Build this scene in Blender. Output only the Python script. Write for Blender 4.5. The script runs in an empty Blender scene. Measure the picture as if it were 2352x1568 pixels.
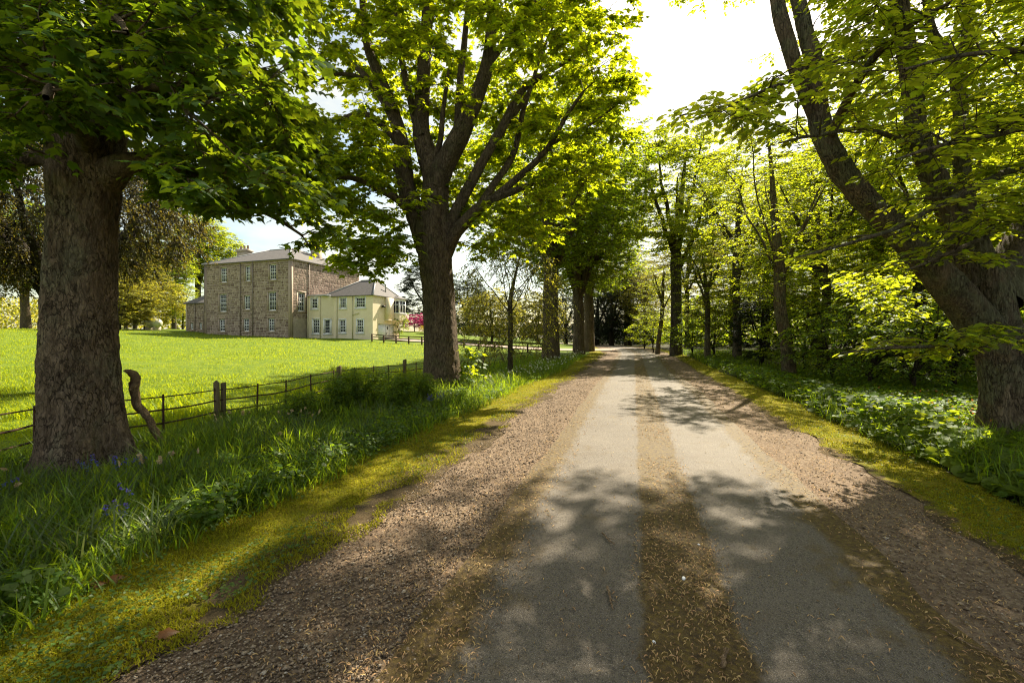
import bpy, math
import numpy as np
from mathutils import Vector, Matrix

# ------------------------------------------------------------------ camera, sky, sun, exposure
SC = bpy.context.scene
COL = SC.collection
CAMH = 1.65
cam = bpy.data.cameras.new("camera"); camo = bpy.data.objects.new("camera", cam); COL.objects.link(camo)
camo.location = (0, 0, CAMH); camo.rotation_euler = (math.radians(90), 0, 0)
cam.sensor_width = 36; cam.lens = 16; cam.shift_y = -0.0038; cam.clip_start = 0.05; cam.clip_end = 2000
SC.camera = camo
SUN_AZ, SUN_EL = math.radians(35), math.radians(47)      # azimuth to the right of the view direction (+Y)
W = bpy.data.worlds.new("World"); SC.world = W; W.use_nodes = True
wn = W.node_tree; wn.nodes.clear()
sky = wn.nodes.new("ShaderNodeTexSky"); sky.sky_type = 'NISHITA'; sky.sun_disc = False
sky.sun_elevation = SUN_EL; sky.sun_rotation = SUN_AZ; sky.air_density = 1.0; sky.dust_density = 1.6; sky.ozone_density = 1.2
bg = wn.nodes.new("ShaderNodeBackground"); bg.inputs[1].default_value = 0.082
wo = wn.nodes.new("ShaderNodeOutputWorld")
tc = wn.nodes.new("ShaderNodeTexCoord"); mp = wn.nodes.new("ShaderNodeMapping"); mp.inputs['Scale'].default_value = (1.2, 1.2, 3.0)
nz = wn.nodes.new("ShaderNodeTexNoise"); nz.inputs['Scale'].default_value = 1.9; nz.inputs['Detail'].default_value = 7; nz.inputs['Roughness'].default_value = 0.58
rp = wn.nodes.new("ShaderNodeValToRGB"); rp.color_ramp.elements[0].position = 0.42; rp.color_ramp.elements[1].position = 0.66
rp.color_ramp.elements[0].color = (0, 0, 0, 1); rp.color_ramp.elements[1].color = (0.92, 0.92, 0.92, 1)
mx = wn.nodes.new("ShaderNodeMix"); mx.data_type = 'RGBA'; mx.inputs[7].default_value = (5.2, 5.25, 5.4, 1)
wn.links.new(tc.outputs['Generated'], mp.inputs[0]); wn.links.new(mp.outputs[0], nz.inputs[0]); wn.links.new(nz.outputs[0], rp.inputs[0])
wn.links.new(rp.outputs[0], mx.inputs[0]); wn.links.new(sky.outputs[0], mx.inputs[6]); tint = wn.nodes.new('ShaderNodeMix'); tint.data_type = 'RGBA'; tint.blend_type = 'MULTIPLY'; tint.inputs[0].default_value = 1; tint.inputs[7].default_value = (1.06, 1.0, .80, 1)
wn.links.new(mx.outputs[2], tint.inputs[6]); wn.links.new(tint.outputs[2], bg.inputs[0]); wn.links.new(bg.outputs[0], wo.inputs[0])
sl = bpy.data.lights.new("sun", 'SUN'); sl.energy = 5.0; sl.angle = math.radians(0.55); sl.color = (1.0, 0.88, 0.68)
so = bpy.data.objects.new("sun", sl); COL.objects.link(so)
sdir = Vector((math.sin(SUN_AZ) * math.cos(SUN_EL), math.cos(SUN_AZ) * math.cos(SUN_EL), math.sin(SUN_EL)))
so.rotation_euler = (-sdir).to_track_quat('-Z', 'Y').to_euler(); so.location = sdir * 60
vs = SC.view_settings; vs.view_transform = 'Standard'; vs.look = 'None'; vs.exposure = 1.5; vs.gamma = 1.0; vs.use_curve_mapping = False
SC.render.engine = 'CYCLES'
cy = SC.cycles; cy.max_bounces = 8; cy.diffuse_bounces = 4; cy.glossy_bounces = 3; cy.transmission_bounces = 6; cy.transparent_max_bounces = 8
cy.caustics_reflective = False; cy.caustics_refractive = False; cy.sample_clamp_indirect = 6.0; cy.use_denoising = True; cy.filter_width = 1.1
try: cy.denoiser = 'OPENIMAGEDENOISE'; cy.denoising_input_passes = 'RGB_ALBEDO_NORMAL'; cy.denoising_prefilter = 'FAST'
except Exception: pass

# ------------------------------------------------------------------ numeric helpers
RNG = np.random.default_rng(11)
FPX = 1045.0
def at(px, py, Y):
    """world point seen at plan-drawing position (px, py) at distance Y"""
    return np.array([(px - 1176) / FPX * Y, Y, CAMH - (py - 775) / FPX * Y])
def _h(ix, iy, iz, seed):
    h = (ix.astype(np.uint32) * np.uint32(374761393)) ^ (iy.astype(np.uint32) * np.uint32(668265263)) ^ (iz.astype(np.uint32) * np.uint32(2147483647)) ^ np.uint32((seed * 362437 + 97) & 0xffffffff)
    h = (h ^ (h >> np.uint32(13))) * np.uint32(1274126177); h = (h ^ (h >> np.uint32(16))) * np.uint32(2246822519)
    h ^= h >> np.uint32(15)
    return h.astype(np.float64) / 4294967295.0
def vnoise(P, seed=0):
    P = np.asarray(P, float); I = np.floor(P).astype(np.int64); f = P - I; f = f * f * (3 - 2 * f); r = 0
    for dx in (0, 1):
        for dy in (0, 1):
            for dz in (0, 1):
                w = (f[:, 0] if dx else 1 - f[:, 0]) * (f[:, 1] if dy else 1 - f[:, 1]) * (f[:, 2] if dz else 1 - f[:, 2])
                r = r + w * _h(I[:, 0] + dx, I[:, 1] + dy, I[:, 2] + dz, seed)
    return r * 2 - 1
def fbm(P, octv=4, seed=0):
    P = np.asarray(P, float); a = 1.0; r = 0; t = 0
    for o in range(octv):
        r = r + a * vnoise(P * 2 ** o, seed + o); t += a; a *= 0.5
    return r / t
def worley(P, seed=0):
    P = np.asarray(P, float); I = np.floor(P).astype(np.int64); F1 = np.full(len(P), 9.); F2 = np.full(len(P), 9.)
    for dx in (-1, 0, 1):
        for dy in (-1, 0, 1):
            for dz in (-1, 0, 1):
                c = I + (dx, dy, dz)
                q = np.stack([c[:, k] + _h(c[:, 0], c[:, 1], c[:, 2], seed + 31 * k) for k in range(3)], 1)
                d = np.linalg.norm(q - P, axis=1)
                F2 = np.minimum(F2, np.maximum(F1, d)); F1 = np.minimum(F1, d)
    return F1, F2
def nrm(v): return v / np.maximum(np.linalg.norm(v, axis=-1, keepdims=True), 1e-9)
def V2(x, y): return np.stack([np.asarray(x, float), np.asarray(y, float), np.zeros(np.shape(x))], -1)

# ------------------------------------------------------------------ mesh / object helpers
def mk_mesh(name, V, F, mat=None, smooth=False, F2=None):
    """F: (n,3) or (n,4) index array, F2 an optional second array with another corner count"""
    me = bpy.data.meshes.new(name); V = np.asarray(V, np.float32)
    Fs = [np.asarray(f, np.int32) for f in (F, F2) if f is not None and len(f)]
    me.vertices.add(len(V)); me.vertices.foreach_set("co", V.ravel())
    li = np.concatenate([f.ravel() for f in Fs]); tot = np.concatenate([np.full(len(f), f.shape[1], np.int32) for f in Fs])
    st = np.concatenate([[0], np.cumsum(tot)[:-1]]).astype(np.int32)
    me.loops.add(len(li)); me.loops.foreach_set("vertex_index", li)
    me.polygons.add(len(tot)); me.polygons.foreach_set("loop_start", st); me.polygons.foreach_set("loop_total", tot)
    if smooth: me.polygons.foreach_set("use_smooth", np.ones(len(tot), bool))
    me.update(calc_edges=True); me.validate()
    if mat: me.materials.append(mat)
    return me
def obj(name, me, parent=None, loc=None, label=None, cat=None, group=None, kind=None):
    o = bpy.data.objects.new(name, me); COL.objects.link(o)
    if parent is not None: o.parent = parent
    if loc is not None: o.location = [float(c) for c in loc]
    if label: o["label"] = label
    if cat: o["category"] = cat
    if group: o["group"] = group
    if kind: o["kind"] = kind
    return o
def thing(name, label, cat, loc=(0, 0, 0), group=None): return obj(name, None, None, loc, label, cat, group)
def vattr(me, name, vals):
    a = me.attributes.new(name, 'FLOAT', 'POINT'); a.data.foreach_set("value", np.asarray(vals, np.float32))
class MB:
    """collects quads"""
    def __init__(s): s.V = []; s.F = []; s.n = 0
    def add(s, V, F):
        V = np.asarray(V, float); s.V.append(V); s.F.append(np.asarray(F, int) + s.n); s.n += len(V); return s
    def box(s, fr, s0, s1, z0, z1, d0, d1):
        c = [(a, z, d) for d in (d0, d1) for z in (z0, z1) for a in (s0, s1)]
        return s.add([fr(*k) for k in c], [(0, 1, 3, 2), (4, 6, 7, 5), (0, 4, 5, 1), (2, 3, 7, 6), (0, 2, 6, 4), (1, 5, 7, 3)])
    def poly(s, pts): return s.add(pts, [list(range(len(pts)))])
    def mesh(s, name, mat=None, smooth=False):
        V = np.concatenate(s.V); by = {}
        for f in s.F:
            by.setdefault(f.shape[1], []).append(f)
        ks = list(by); me = None
        if len(ks) > 2:
            me = bpy.data.meshes.new(name); me.from_pydata(V.tolist(), [], [r.tolist() for f in s.F for r in f]); 
            if mat: me.materials.append(mat)
            return me
        return mk_mesh(name, V, np.concatenate(by[ks[0]]), mat, smooth, np.concatenate(by[ks[1]]) if len(ks) > 1 else None)
def spline(P, step):
    P = np.asarray(P, float); n = len(P)
    if n == 2: Q = np.array([P[0] * 2 - P[1], P[0], P[1], P[1] * 2 - P[0]])
    else: Q = np.vstack([P[0] * 2 - P[1], P, P[-1] * 2 - P[-2]])
    out = []
    for i in range(1, n):
        p0, p1, p2, p3 = Q[i - 1], Q[i], Q[i + 1], Q[i + 2]; L = np.linalg.norm((p2 - p1)[:3]); k = max(1, int(round(L / step)))
        t = (np.arange(k) / k)[:, None]
        out.append(0.5 * (2 * p1 + (p2 - p0) * t + (2 * p0 - 5 * p1 + 4 * p2 - p3) * t ** 2 + (3 * p1 - p0 - 3 * p2 + p3) * t ** 3))
    out.append(P[-1:]); return np.vstack(out)
def tube(P, r, n=6, cap=False, wob=0.0, seed=0):
    P = np.asarray(P, float); r = np.broadcast_to(np.asarray(r, float), (len(P),)); m = len(P)
    T = nrm(np.gradient(P, axis=0)) if m > 2 else np.repeat(nrm(P[1:] - P[:1]), 2, 0)
    up = np.array([1., 0, 0]) if abs(T[0, 0]) < 0.8 else np.array([0, 1., 0]); U = np.zeros((m, 3)); u = up
    for i in range(m):
        u = u - T[i] * (u @ T[i]); u = u / max(np.linalg.norm(u), 1e-9); U[i] = u
    B = np.cross(T, U); a = np.arange(n) * 2 * np.pi / n
    R = r[:, None] * np.ones((1, n))
    if wob: R = R * (1 + wob * (np.random.default_rng(seed).random((m, n)) - 0.5))
    V = P[:, None] + R[..., None] * (np.cos(a)[None, :, None] * U[:, None] + np.sin(a)[None, :, None] * B[:, None])
    V = V.reshape(-1, 3); i = np.arange(m - 1)[:, None] * n; j = np.arange(n)[None]; j2 = (j + 1) % n
    F = np.stack([i + j, i + j2, i + n + j2, i + n + j], -1).reshape(-1, 4)
    if cap:
        V = np.vstack([V, P[:1], P[-1:]]); k = len(V); jj = np.arange(n)
        c0 = np.stack([np.full(n, k - 2), (jj + 1) % n, jj, np.full(n, k - 2)], 1); b = (m - 1) * n
        c1 = np.stack([np.full(n, k - 1), b + jj, b + (jj + 1) % n, np.full(n, k - 1)], 1)
        return V, F, np.vstack([c0[:, :3], c1[:, :3]])
    return V, F
def tubes_mesh(name, L, mat, base=(0, 0, 0), smooth=True):
    Vs, Fs, n = [], [], 0
    for P, r, k in L:
        V, F = tube(P, r, k); Vs.append(V); Fs.append(F + n); n += len(V)
    return mk_mesh(name, np.concatenate(Vs) - np.asarray(base), np.concatenate(Fs), mat, smooth)
def rod(name, P, r, n, mat, base=(0, 0, 0), smooth=True, wob=0, seed=0):
    V, F, T = tube(P, r, n, True, wob, seed); return mk_mesh(name, V - np.asarray(base), F, mat, smooth, T)

# ------------------------------------------------------------------ terrain height
CT = np.array([(.3, 0, 0), (2, 6, .05), (4.3, 15, .15), (8.3, 30, .33), (12.5, 50, .5), (12.9, 60, .55), (5, 80, .7), (8, 7, .05), (13, 20, .2), (20, 40, .4), (30, 20, .2), (40, 60, .5), (10, -5, 0),
  (-7.2, 6, -.2), (-6.1, 10.5, -.3), (-4.4, 18, -.25), (-1.5, 24, -.1), (.7, 30, .08), (2.8, 40, .25), (-5, 2, -.05), (-9, 0, -.15), (-3.2, 14, -.02), (-4.4, 5, 0), (-1.2, 8, .06),
  (-25, 51.6, 1.65), (-37.8, 56, 2.1), (-24, 54.6, 1.6), (-15.8, 51.7, 1.42), (-14, 57, 1.5), (-43, 58, 2.5), (-47, 60, 2.6), (-20, 40, .95), (-15, 25, .25), (-25, 30, .7), (-40, 35, 1.5), (-60, 60, 2.8), (-8, 45, .85),
  (-14.2, 50, 1.15), (-13, 65, 2.4), (0, 60, .9), (-60, 120, 3), (0, 120, 1.6), (60, 120, 1), (-100, 0, 0), (100, 0, 0), (0, -30, 0), (-100, 120, 3), (100, 120, 1)], float)
def _tps(A, B):
    d2 = ((A[:, None] - B[None]) ** 2).sum(-1); return d2 * np.log(np.maximum(d2, 1e-12)) * 0.5
_n = len(CT); _K = np.zeros((_n + 3, _n + 3)); _c = CT[:, :2] / 30
_K[:_n, :_n] = _tps(_c, _c) + np.eye(_n) * 0.002; _K[:_n, _n] = 1; _K[:_n, _n + 1:] = _c; _K[_n, :_n] = 1; _K[_n + 1:, :_n] = _c.T
_w = np.linalg.solve(_K, np.concatenate([CT[:, 2], np.zeros(3)]))
def gz(x, y):
    x = np.asarray(x, float); y = np.asarray(y, float); sh = x.shape
    q = np.stack([np.clip(x, -110, 110).ravel(), np.clip(y, -30, 125).ravel()], 1) / 30
    return (_tps(q, _c) @ _w[:_n] + _w[_n] + q @ _w[_n + 1:]).reshape(sh)
def gp(x, y): return np.array([x, y, float(gz(np.array([x]), np.array([y]))[0])])
def shiftY(Y):
    Y = np.asarray(Y, float); k = .0056; a = np.clip(Y - 35, 0, 35); return k * a * a + np.maximum(Y - 70, 0) * 2 * k * 35
def XV(v, Y): return v + .267 * Y + .07 - shiftY(Y)          # lateral offset v from the drive's wheel track -> world X
def VX(x, Y): return x - .267 * Y - .07 + shiftY(Y)
def scatter(n, v0, v1, Y0, Y1, p, rng):
    """n ground points, density falling as 1/Y**p"""
    u = rng.random(n); e = 1 - p
    Y = (Y0 ** e + u * (Y1 ** e - Y0 ** e)) ** (1 / e) if abs(e) > 1e-6 else Y0 * (Y1 / Y0) ** u
    v = v0 + rng.random(n) * (v1 - v0); x = XV(v, Y); return x, Y, v

# ------------------------------------------------------------------ materials (all procedural)
def mat(name):
    m = bpy.data.materials.new(name); m.use_nodes = True; nt = m.node_tree; nt.nodes.clear()
    o = nt.nodes.new("ShaderNodeOutputMaterial"); return m, nt, o
def nd(nt, t, **kw):
    n = nt.nodes.new("ShaderNode" + t)
    for k, v in kw.items():
        if k[0] == '_': setattr(n, k[1:], v)
        else: n.inputs[k.replace('__', ' ')].default_value = v
    return n
def ramp(nt, src, stops, interp='LINEAR'):
    r = nt.nodes.new("ShaderNodeValToRGB"); e = r.color_ramp.elements; r.color_ramp.interpolation = interp
    while len(e) < len(stops): e.new(0.5)
    for k, (p, c) in enumerate(stops): e[k].position = p; e[k].color = (*c, 1) if len(c) == 3 else c
    nt.links.new(src, r.inputs[0]); return r.outputs[0]
def mixc(nt, f, a, b, mode='MIX'):
    m = nt.nodes.new("ShaderNodeMix"); m.data_type = 'RGBA'; m.blend_type = mode
    for s, i in ((f, 0), (a, 6), (b, 7)):
        if isinstance(s, (int, float)): m.inputs[i].default_value = s
        elif isinstance(s, tuple): m.inputs[i].default_value = (*s, 1)
        else: nt.links.new(s, m.inputs[i])
    return m.outputs[2]
def noise(nt, scale, detail=4, rough=.55, vec=None, dist=0):
    n = nd(nt, "TexNoise", Scale=scale, Detail=detail, Roughness=rough, Distortion=dist)
    if vec: nt.links.new(vec, n.inputs[0])
    return n.outputs[0]
def objco(nt, scale=(1, 1, 1)):
    t = nt.nodes.new("ShaderNodeTexCoord"); m = nt.nodes.new("ShaderNodeMapping"); m.inputs['Scale'].default_value = scale
    nt.links.new(t.outputs['Object'], m.inputs[0]); return m.outputs[0]
def bump(nt, h, strength=.5, dist=.02):
    b = nd(nt, "Bump", Strength=strength, Distance=dist); nt.links.new(h, b.inputs['Height']); return b.outputs[0]
def surf(nt, o, col, rough=.8, nor=None, spec=.3, metal=0):
    b = nt.nodes.new("ShaderNodeBsdfPrincipled"); b.inputs['Roughness'].default_value = rough if isinstance(rough, (int, float)) else .5
    if not isinstance(rough, (int, float)): nt.links.new(rough, b.inputs['Roughness'])
    b.inputs['Specular IOR Level'].default_value = spec; b.inputs['Metallic'].default_value = metal
    if isinstance(col, tuple): b.inputs['Base Color'].default_value = (*col, 1)
    else: nt.links.new(col, b.inputs['Base Color'])
    if nor: nt.links.new(nor, b.inputs['Normal'])
    nt.links.new(b.outputs[0], o.inputs[0]); return b
def leafmat(name, refl, trans, var=.35, gloss=.05, rough=.5, tmix=.55, dark=.6):
    gloss *= .45
    """thin leaf: diffuse top, light passing through, a little sheen; every leaf its own tint"""
    m, nt, o = mat(name); g = nt.nodes.new("ShaderNodeNewGeometry"); r = g.outputs['Random Per Island']
    hs = nd(nt, "HueSaturation"); hs.inputs['Color'].default_value = (*refl, 1)
    ht = nd(nt, "HueSaturation"); ht.inputs['Color'].default_value = (*trans, 1)
    mr = nd(nt, "MapRange"); mr.inputs[3].default_value = 1 - var; mr.inputs[4].default_value = 1 + var; nt.links.new(r, mr.inputs[0])
    mh = nd(nt, "MapRange"); mh.inputs[3].default_value = .482; mh.inputs[4].default_value = .518
    wnz = nd(nt, "TexWhiteNoise"); wnz.noise_dimensions = '1D'; nt.links.new(r, wnz.inputs['W']); nt.links.new(wnz.outputs[0], mh.inputs[0])
    for h in (hs, ht): nt.links.new(mr.outputs[0], h.inputs['Value']); nt.links.new(mh.outputs[0], h.inputs['Hue'])
    d = nt.nodes.new("ShaderNodeBsdfDiffuse"); t = nt.nodes.new("ShaderNodeBsdfTranslucent"); nt.links.new(hs.outputs[0], d.inputs[0]); nt.links.new(ht.outputs[0], t.inputs[0])
    a = nd(nt, "MixShader", Fac=tmix); nt.links.new(d.outputs[0], a.inputs[1]); nt.links.new(t.outputs[0], a.inputs[2])
    gl = nt.nodes.new("ShaderNodeBsdfGlossy"); gl.inputs['Roughness'].default_value = rough; gl.inputs['Color'].default_value = (.9, .95, 1, 1)
    b = nd(nt, "MixShader", Fac=gloss); nt.links.new(a.outputs[0], b.inputs[1]); nt.links.new(gl.outputs[0], b.inputs[2])
    nt.links.new(b.outputs[0], o.inputs[0]); return m
M = {}
M['syc'] = leafmat("sycamore_leaf", (.064, .118, .009), (.57, .65, .011), gloss=.05)
M['syc_near'] = leafmat("sycamore_leaf_near", (.045, .10, .010), (.30, .39, .010), gloss=.07)
M['beech'] = leafmat("beech_leaf", (.10, .153, .013), (.63, .71, .021), gloss=.07)
M['mid'] = leafmat("avenue_leaf", (.062, .12, .012), (.44, .55, .015))
M['gold'] = leafmat("golden_leaf", (.13, .14, .022), (.50, .46, .03))
M['bright'] = leafmat("bright_leaf", (.096, .16, .013), (.61, .69, .019))
M['dark'] = leafmat("evergreen_leaf", (.022, .034, .014), (.03, .045, .01), gloss=.06, rough=.45, tmix=.3)
M['bronze'] = leafmat("yew_leaf", (.045, .045, .014), (.22, .18, .02), gloss=.05, tmix=.4)
M['shrub'] = leafmat("shrub_leaf", (.075, .14, .014), (.44, .56, .016))
M['pink'] = leafmat("rhododendron_flower", (.45, .045, .16), (.45, .05, .18), tmix=.35, gloss=.02)
M['yellowfl'] = leafmat("gorse_flower", (.55, .42, .03), (.5, .4, .03), gloss=.02)
M['lawn'] = leafmat("lawn_grass", (.135, .192, .009), (.48, .55, .009), gloss=.02, var=.16, tmix=.55)
M['long'] = leafmat("long_grass", (.075, .13, .012), (.30, .41, .012), gloss=.03, var=.5)
M['butter'] = leafmat("butterbur_leaf", (.085, .14, .014), (.32, .42, .015), gloss=.03, rough=.5, var=.45)
M['feather'] = leafmat("herb_leaf", (.075, .13, .018), (.30, .40, .015), gloss=.04)
M['weed'] = leafmat("weed_leaf", (.07, .125, .015), (.28, .40, .015), gloss=.06)
M['daffleaf'] = leafmat("daffodil_leaf", (.09, .13, .04), (.16, .2, .05), gloss=.05)
M['wither'] = leafmat("withered_petal", (.55, .45, .27), (.45, .33, .15), gloss=.02)
M['white_petal'] = leafmat("white_petal", (.75, .75, .68), (.5, .5, .4), gloss=.02)
M['blue_petal'] = leafmat("bluebell_petal", (.09, .09, .42), (.12, .1, .5), gloss=.03)
M['orange_petal'] = leafmat("orange_petal", (.5, .2, .04), (.5, .2, .04), gloss=.02)
M['litter'] = leafmat("dry_litter", (.36, .235, .11), (.22, .13, .04), gloss=.02, var=.7, tmix=.2)
M['deadleaf'] = leafmat("dead_leaf", (.16, .06, .02), (.2, .07, .02), gloss=.04, var=.4, tmix=.3)
def barkmat(name, c1, c2, c3, sc=1.0, lich=(.16, .17, .11), la=.62, bs=.9, zs=.38):
    m, nt, o = mat(name); co = objco(nt, (1, 1, zs)); co2 = objco(nt)
    n1 = noise(nt, 6 * sc, 7, .66, co, .6); n2 = noise(nt, 1.9 * sc, 5, .65, co2, .5); n3 = noise(nt, 30 * sc, 6, .7, co, .4); n4 = noise(nt, 3.1 * sc, 3, .5, co2)
    vo = nd(nt, "TexVoronoi", Scale=13 * sc); vo.feature = 'DISTANCE_TO_EDGE'
    w = nd(nt, "TexNoise", Scale=7 * sc, Detail=5); nt.links.new(co, w.inputs[0]); vm = nt.nodes.new("ShaderNodeVectorMath"); vm.operation = 'MULTIPLY_ADD'
    nt.links.new(w.outputs[1], vm.inputs[0]); vm.inputs[1].default_value = (.42 / sc, .42 / sc, .42 / sc); nt.links.new(co, vm.inputs[2]); nt.links.new(vm.outputs[0], vo.inputs[0])
    c = ramp(nt, n1, [(.28, c1), (.5, c2), (.72, c3)])
    c = mixc(nt, ramp(nt, n2, [(la - .08, (0, 0, 0)), (la + .06, (.8, .8, .8))]), c, lich)
    c = mixc(nt, ramp(nt, n3, [(.38, (.6, .6, .6)), (.58, (0, 0, 0))]), c, tuple(k * .42 for k in c1))
    v2 = nd(nt, "TexVoronoi", Scale=17 * sc); nt.links.new(vm.outputs[0], v2.inputs[0]); c = mixc(nt, 1.0, c, ramp(nt, v2.outputs['Color'], [(.15, (.74, .72, .70)), (.5, (.98, .98, .98)), (.85, (1.22, 1.2, 1.16))]), 'MULTIPLY')
    # cracks open only in patches
    ck = nd(nt, "Math"); ck.operation = 'MULTIPLY'; nt.links.new(ramp(nt, vo.outputs[0], [(0, (1, 1, 1)), (.07, (0, 0, 0))]), ck.inputs[0]); nt.links.new(ramp(nt, n4, [(.36, (.15, .15, .15)), (.55, (.95, .95, .95))]), ck.inputs[1])
    c = mixc(nt, ck.outputs[0], c, tuple(k * .35 for k in c1))
    mm = nd(nt, "Math"); mm.operation = 'MULTIPLY_ADD'; nt.links.new(ck.outputs[0], mm.inputs[0]); mm.inputs[1].default_value = -.8; nt.links.new(n3, mm.inputs[2])
    m2 = nd(nt, "Math"); m2.operation = 'ADD'; nt.links.new(mm.outputs[0], m2.inputs[0]); nt.links.new(n1, m2.inputs[1])
    surf(nt, o, c, .88, bump(nt, m2.outputs[0], bs, .035 / sc), .15); return m
M['bark_a'] = barkmat("sycamore_bark", (.10, .068, .046), (.18, .13, .092), (.25, .19, .14), 1.0, (.16, .15, .10), .58)
M['bark_b'] = barkmat("avenue_bark", (.08, .06, .04), (.15, .113, .078), (.20, .155, .108), 1.2, (.12, .11, .06), .60, .9, .22)
M['bark_h'] = barkmat("beech_bark", (.09, .066, .045), (.15, .112, .075), (.21, .165, .115), 1.1, (.13, .135, .08), .52, .9, .25)
M['bark_far'] = barkmat("far_bark", (.05, .04, .03), (.09, .075, .055), (.13, .11, .085), .7, (.09, .09, .05), .62, .4)
M['bark_dark'] = barkmat("dark_bark", (.02, .016, .012), (.035, .028, .02), (.055, .045, .035), .8, (.04, .045, .02), .62, .4)
M['deadwood'] = barkmat("dead_wood", (.13, .085, .05), (.26, .18, .11), (.36, .27, .18), 3.0, (.22, .16, .10), .75, .5)
def m_ground():
    m, nt, o = mat("ground_cover"); co = objco(nt); a = nd(nt, "Attribute"); a.attribute_name = "lat"
    n1 = noise(nt, 1.3, 6, .6, co); n2 = noise(nt, 22, 6, .7, co)
    gr = ramp(nt, n1, [(.3, (.075, .125, .009)), (.5, (.115, .17, .010)), (.72, (.16, .20, .018))])
    gr = mixc(nt, ramp(nt, n2, [(.35, (.5, .5, .5)), (.6, (0, 0, 0))]), gr, (.05, .08, .008))
    so_ = ramp(nt, n2, [(.3, (.018, .015, .008)), (.55, (.035, .035, .012)), (.75, (.05, .06, .018))])
    f = nd(nt, "MapRange"); f.inputs[1].default_value = 2.5; f.inputs[2].default_value = 3.5; nt.links.new(a.outputs['Fac'], f.inputs[0])
    surf(nt, o, mixc(nt, f.outputs[0], gr, so_), .9, bump(nt, n2, .6, .05), .15); return m
M['ground'] = m_ground()
def m_asphalt():
    m, nt, o = mat("worn_asphalt"); co = objco(nt); a = nd(nt, "Attribute"); a.attribute_name = "lat"
    vo = nd(nt, "TexVoronoi", Scale=95.0); nt.links.new(co, vo.inputs[0]); n1 = noise(nt, .8, 5, .6, co); n2 = noise(nt, 160, 3, .6, co); n3 = noise(nt, 5.5, 6, .68, co)
    base = ramp(nt, n1, [(.3, (.094, .078, .060)), (.7, (.136, .115, .088))])
    base = mixc(nt, ramp(nt, vo.outputs['Color'], [(.15, (.75, .75, .75)), (.5, (0, 0, 0))]), base, (.045, .038, .032))
    base = mixc(nt, ramp(nt, n2, [(.58, (0, 0, 0)), (.70, (.8, .8, .8))]), base, (.34, .31, .27))
    n5 = noise(nt, 2.3, 6, .7, co, .6); base = mixc(nt, ramp(nt, n5, [(.52, (0, 0, 0)), (.72, (.5, .5, .5))]), base, (.085, .062, .038))
    # brown moss stain creeping in from the edges and from the centre strip
    ms = nd(nt, "Math"); ms.operation = 'SUBTRACT'; nt.links.new(a.outputs['Fac'], ms.inputs[0]); ms.inputs[1].default_value = .25
    ab = nd(nt, "Math"); ab.operation = 'ABSOLUTE'; nt.links.new(ms.outputs[0], ab.inputs[0])
    pw = ramp(nt, ab.outputs[0], [(.05, (1, 1, 1)), (.19, (.80, .80, .80)), (.31, (.0, .0, .0)), (.90, (0, 0, 0)), (.999, (.12, .12, .12))])
    e2 = nd(nt, "MapRange"); e2.inputs[1].default_value = 1.12; e2.inputs[2].default_value = 1.46; nt.links.new(ab.outputs[0], e2.inputs[0])
    mxx = nd(nt, "Math"); mxx.operation = 'MAXIMUM'; nt.links.new(pw, mxx.inputs[0]); nt.links.new(e2.outputs[0], mxx.inputs[1])
    n6 = noise(nt, 1.4, 3, .6, co); n36 = nd(nt, "Math"); n36.operation = 'MULTIPLY_ADD'; nt.links.new(n6, n36.inputs[0]); n36.inputs[1].default_value = .95; n36.inputs[2].default_value = -.475; n37 = nd(nt, "Math"); n37.operation = 'ADD'; nt.links.new(n36.outputs[0], n37.inputs[0]); nt.links.new(n3, n37.inputs[1])
    ad = nd(nt, "Math"); ad.operation = 'ADD'; nt.links.new(mxx.outputs[0], ad.inputs[0]); nt.links.new(n37.outputs[0], ad.inputs[1])
    f = ramp(nt, ad.outputs[0], [(.62, (0, 0, 0)), (1.0, (.93, .93, .93))])
    moss = ramp(nt, noise(nt, 26, 5, .7, co), [(.3, (.026, .015, .004)), (.48, (.07, .042, .008)), (.64, (.13, .086, .012)), (.8, (.17, .115, .03))])
    mm = nd(nt, "Math"); mm.operation = 'ADD'; nt.links.new(vo.outputs['Distance'], mm.inputs[0]); nt.links.new(n2, mm.inputs[1])
    b = surf(nt, o, mixc(nt, f, base, moss), .72, bump(nt, mm.outputs[0], .55, .006), .35); return m
M['asphalt'] = m_asphalt()
def m_gravel():
    m, nt, o = mat("gravel_bed"); co = objco(nt); n1 = noise(nt, 1.6, 5, .65, co); n2 = noise(nt, 60, 5, .7, co); vo = nd(nt, "TexVoronoi", Scale=42.0); nt.links.new(co, vo.inputs[0])
    c = ramp(nt, n1, [(.3, (.10, .066, .042)), (.55, (.155, .106, .066)), (.75, (.20, .146, .096))])
    c = mixc(nt, ramp(nt, n2, [(.3, (.7, .7, .7)), (.55, (0, 0, 0))]), c, (.045, .03, .02))
    c = mixc(nt, .35, c, ramp(nt, vo.outputs['Color'], [(.2, (.07, .05, .035)), (.5, (.19, .14, .095)), (.8, (.30, .24, .17))]))
    surf(nt, o, c, .9, bump(nt, vo.outputs['Distance'], .7, .012), .2); return m
M['gravel'] = m_gravel()
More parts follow.
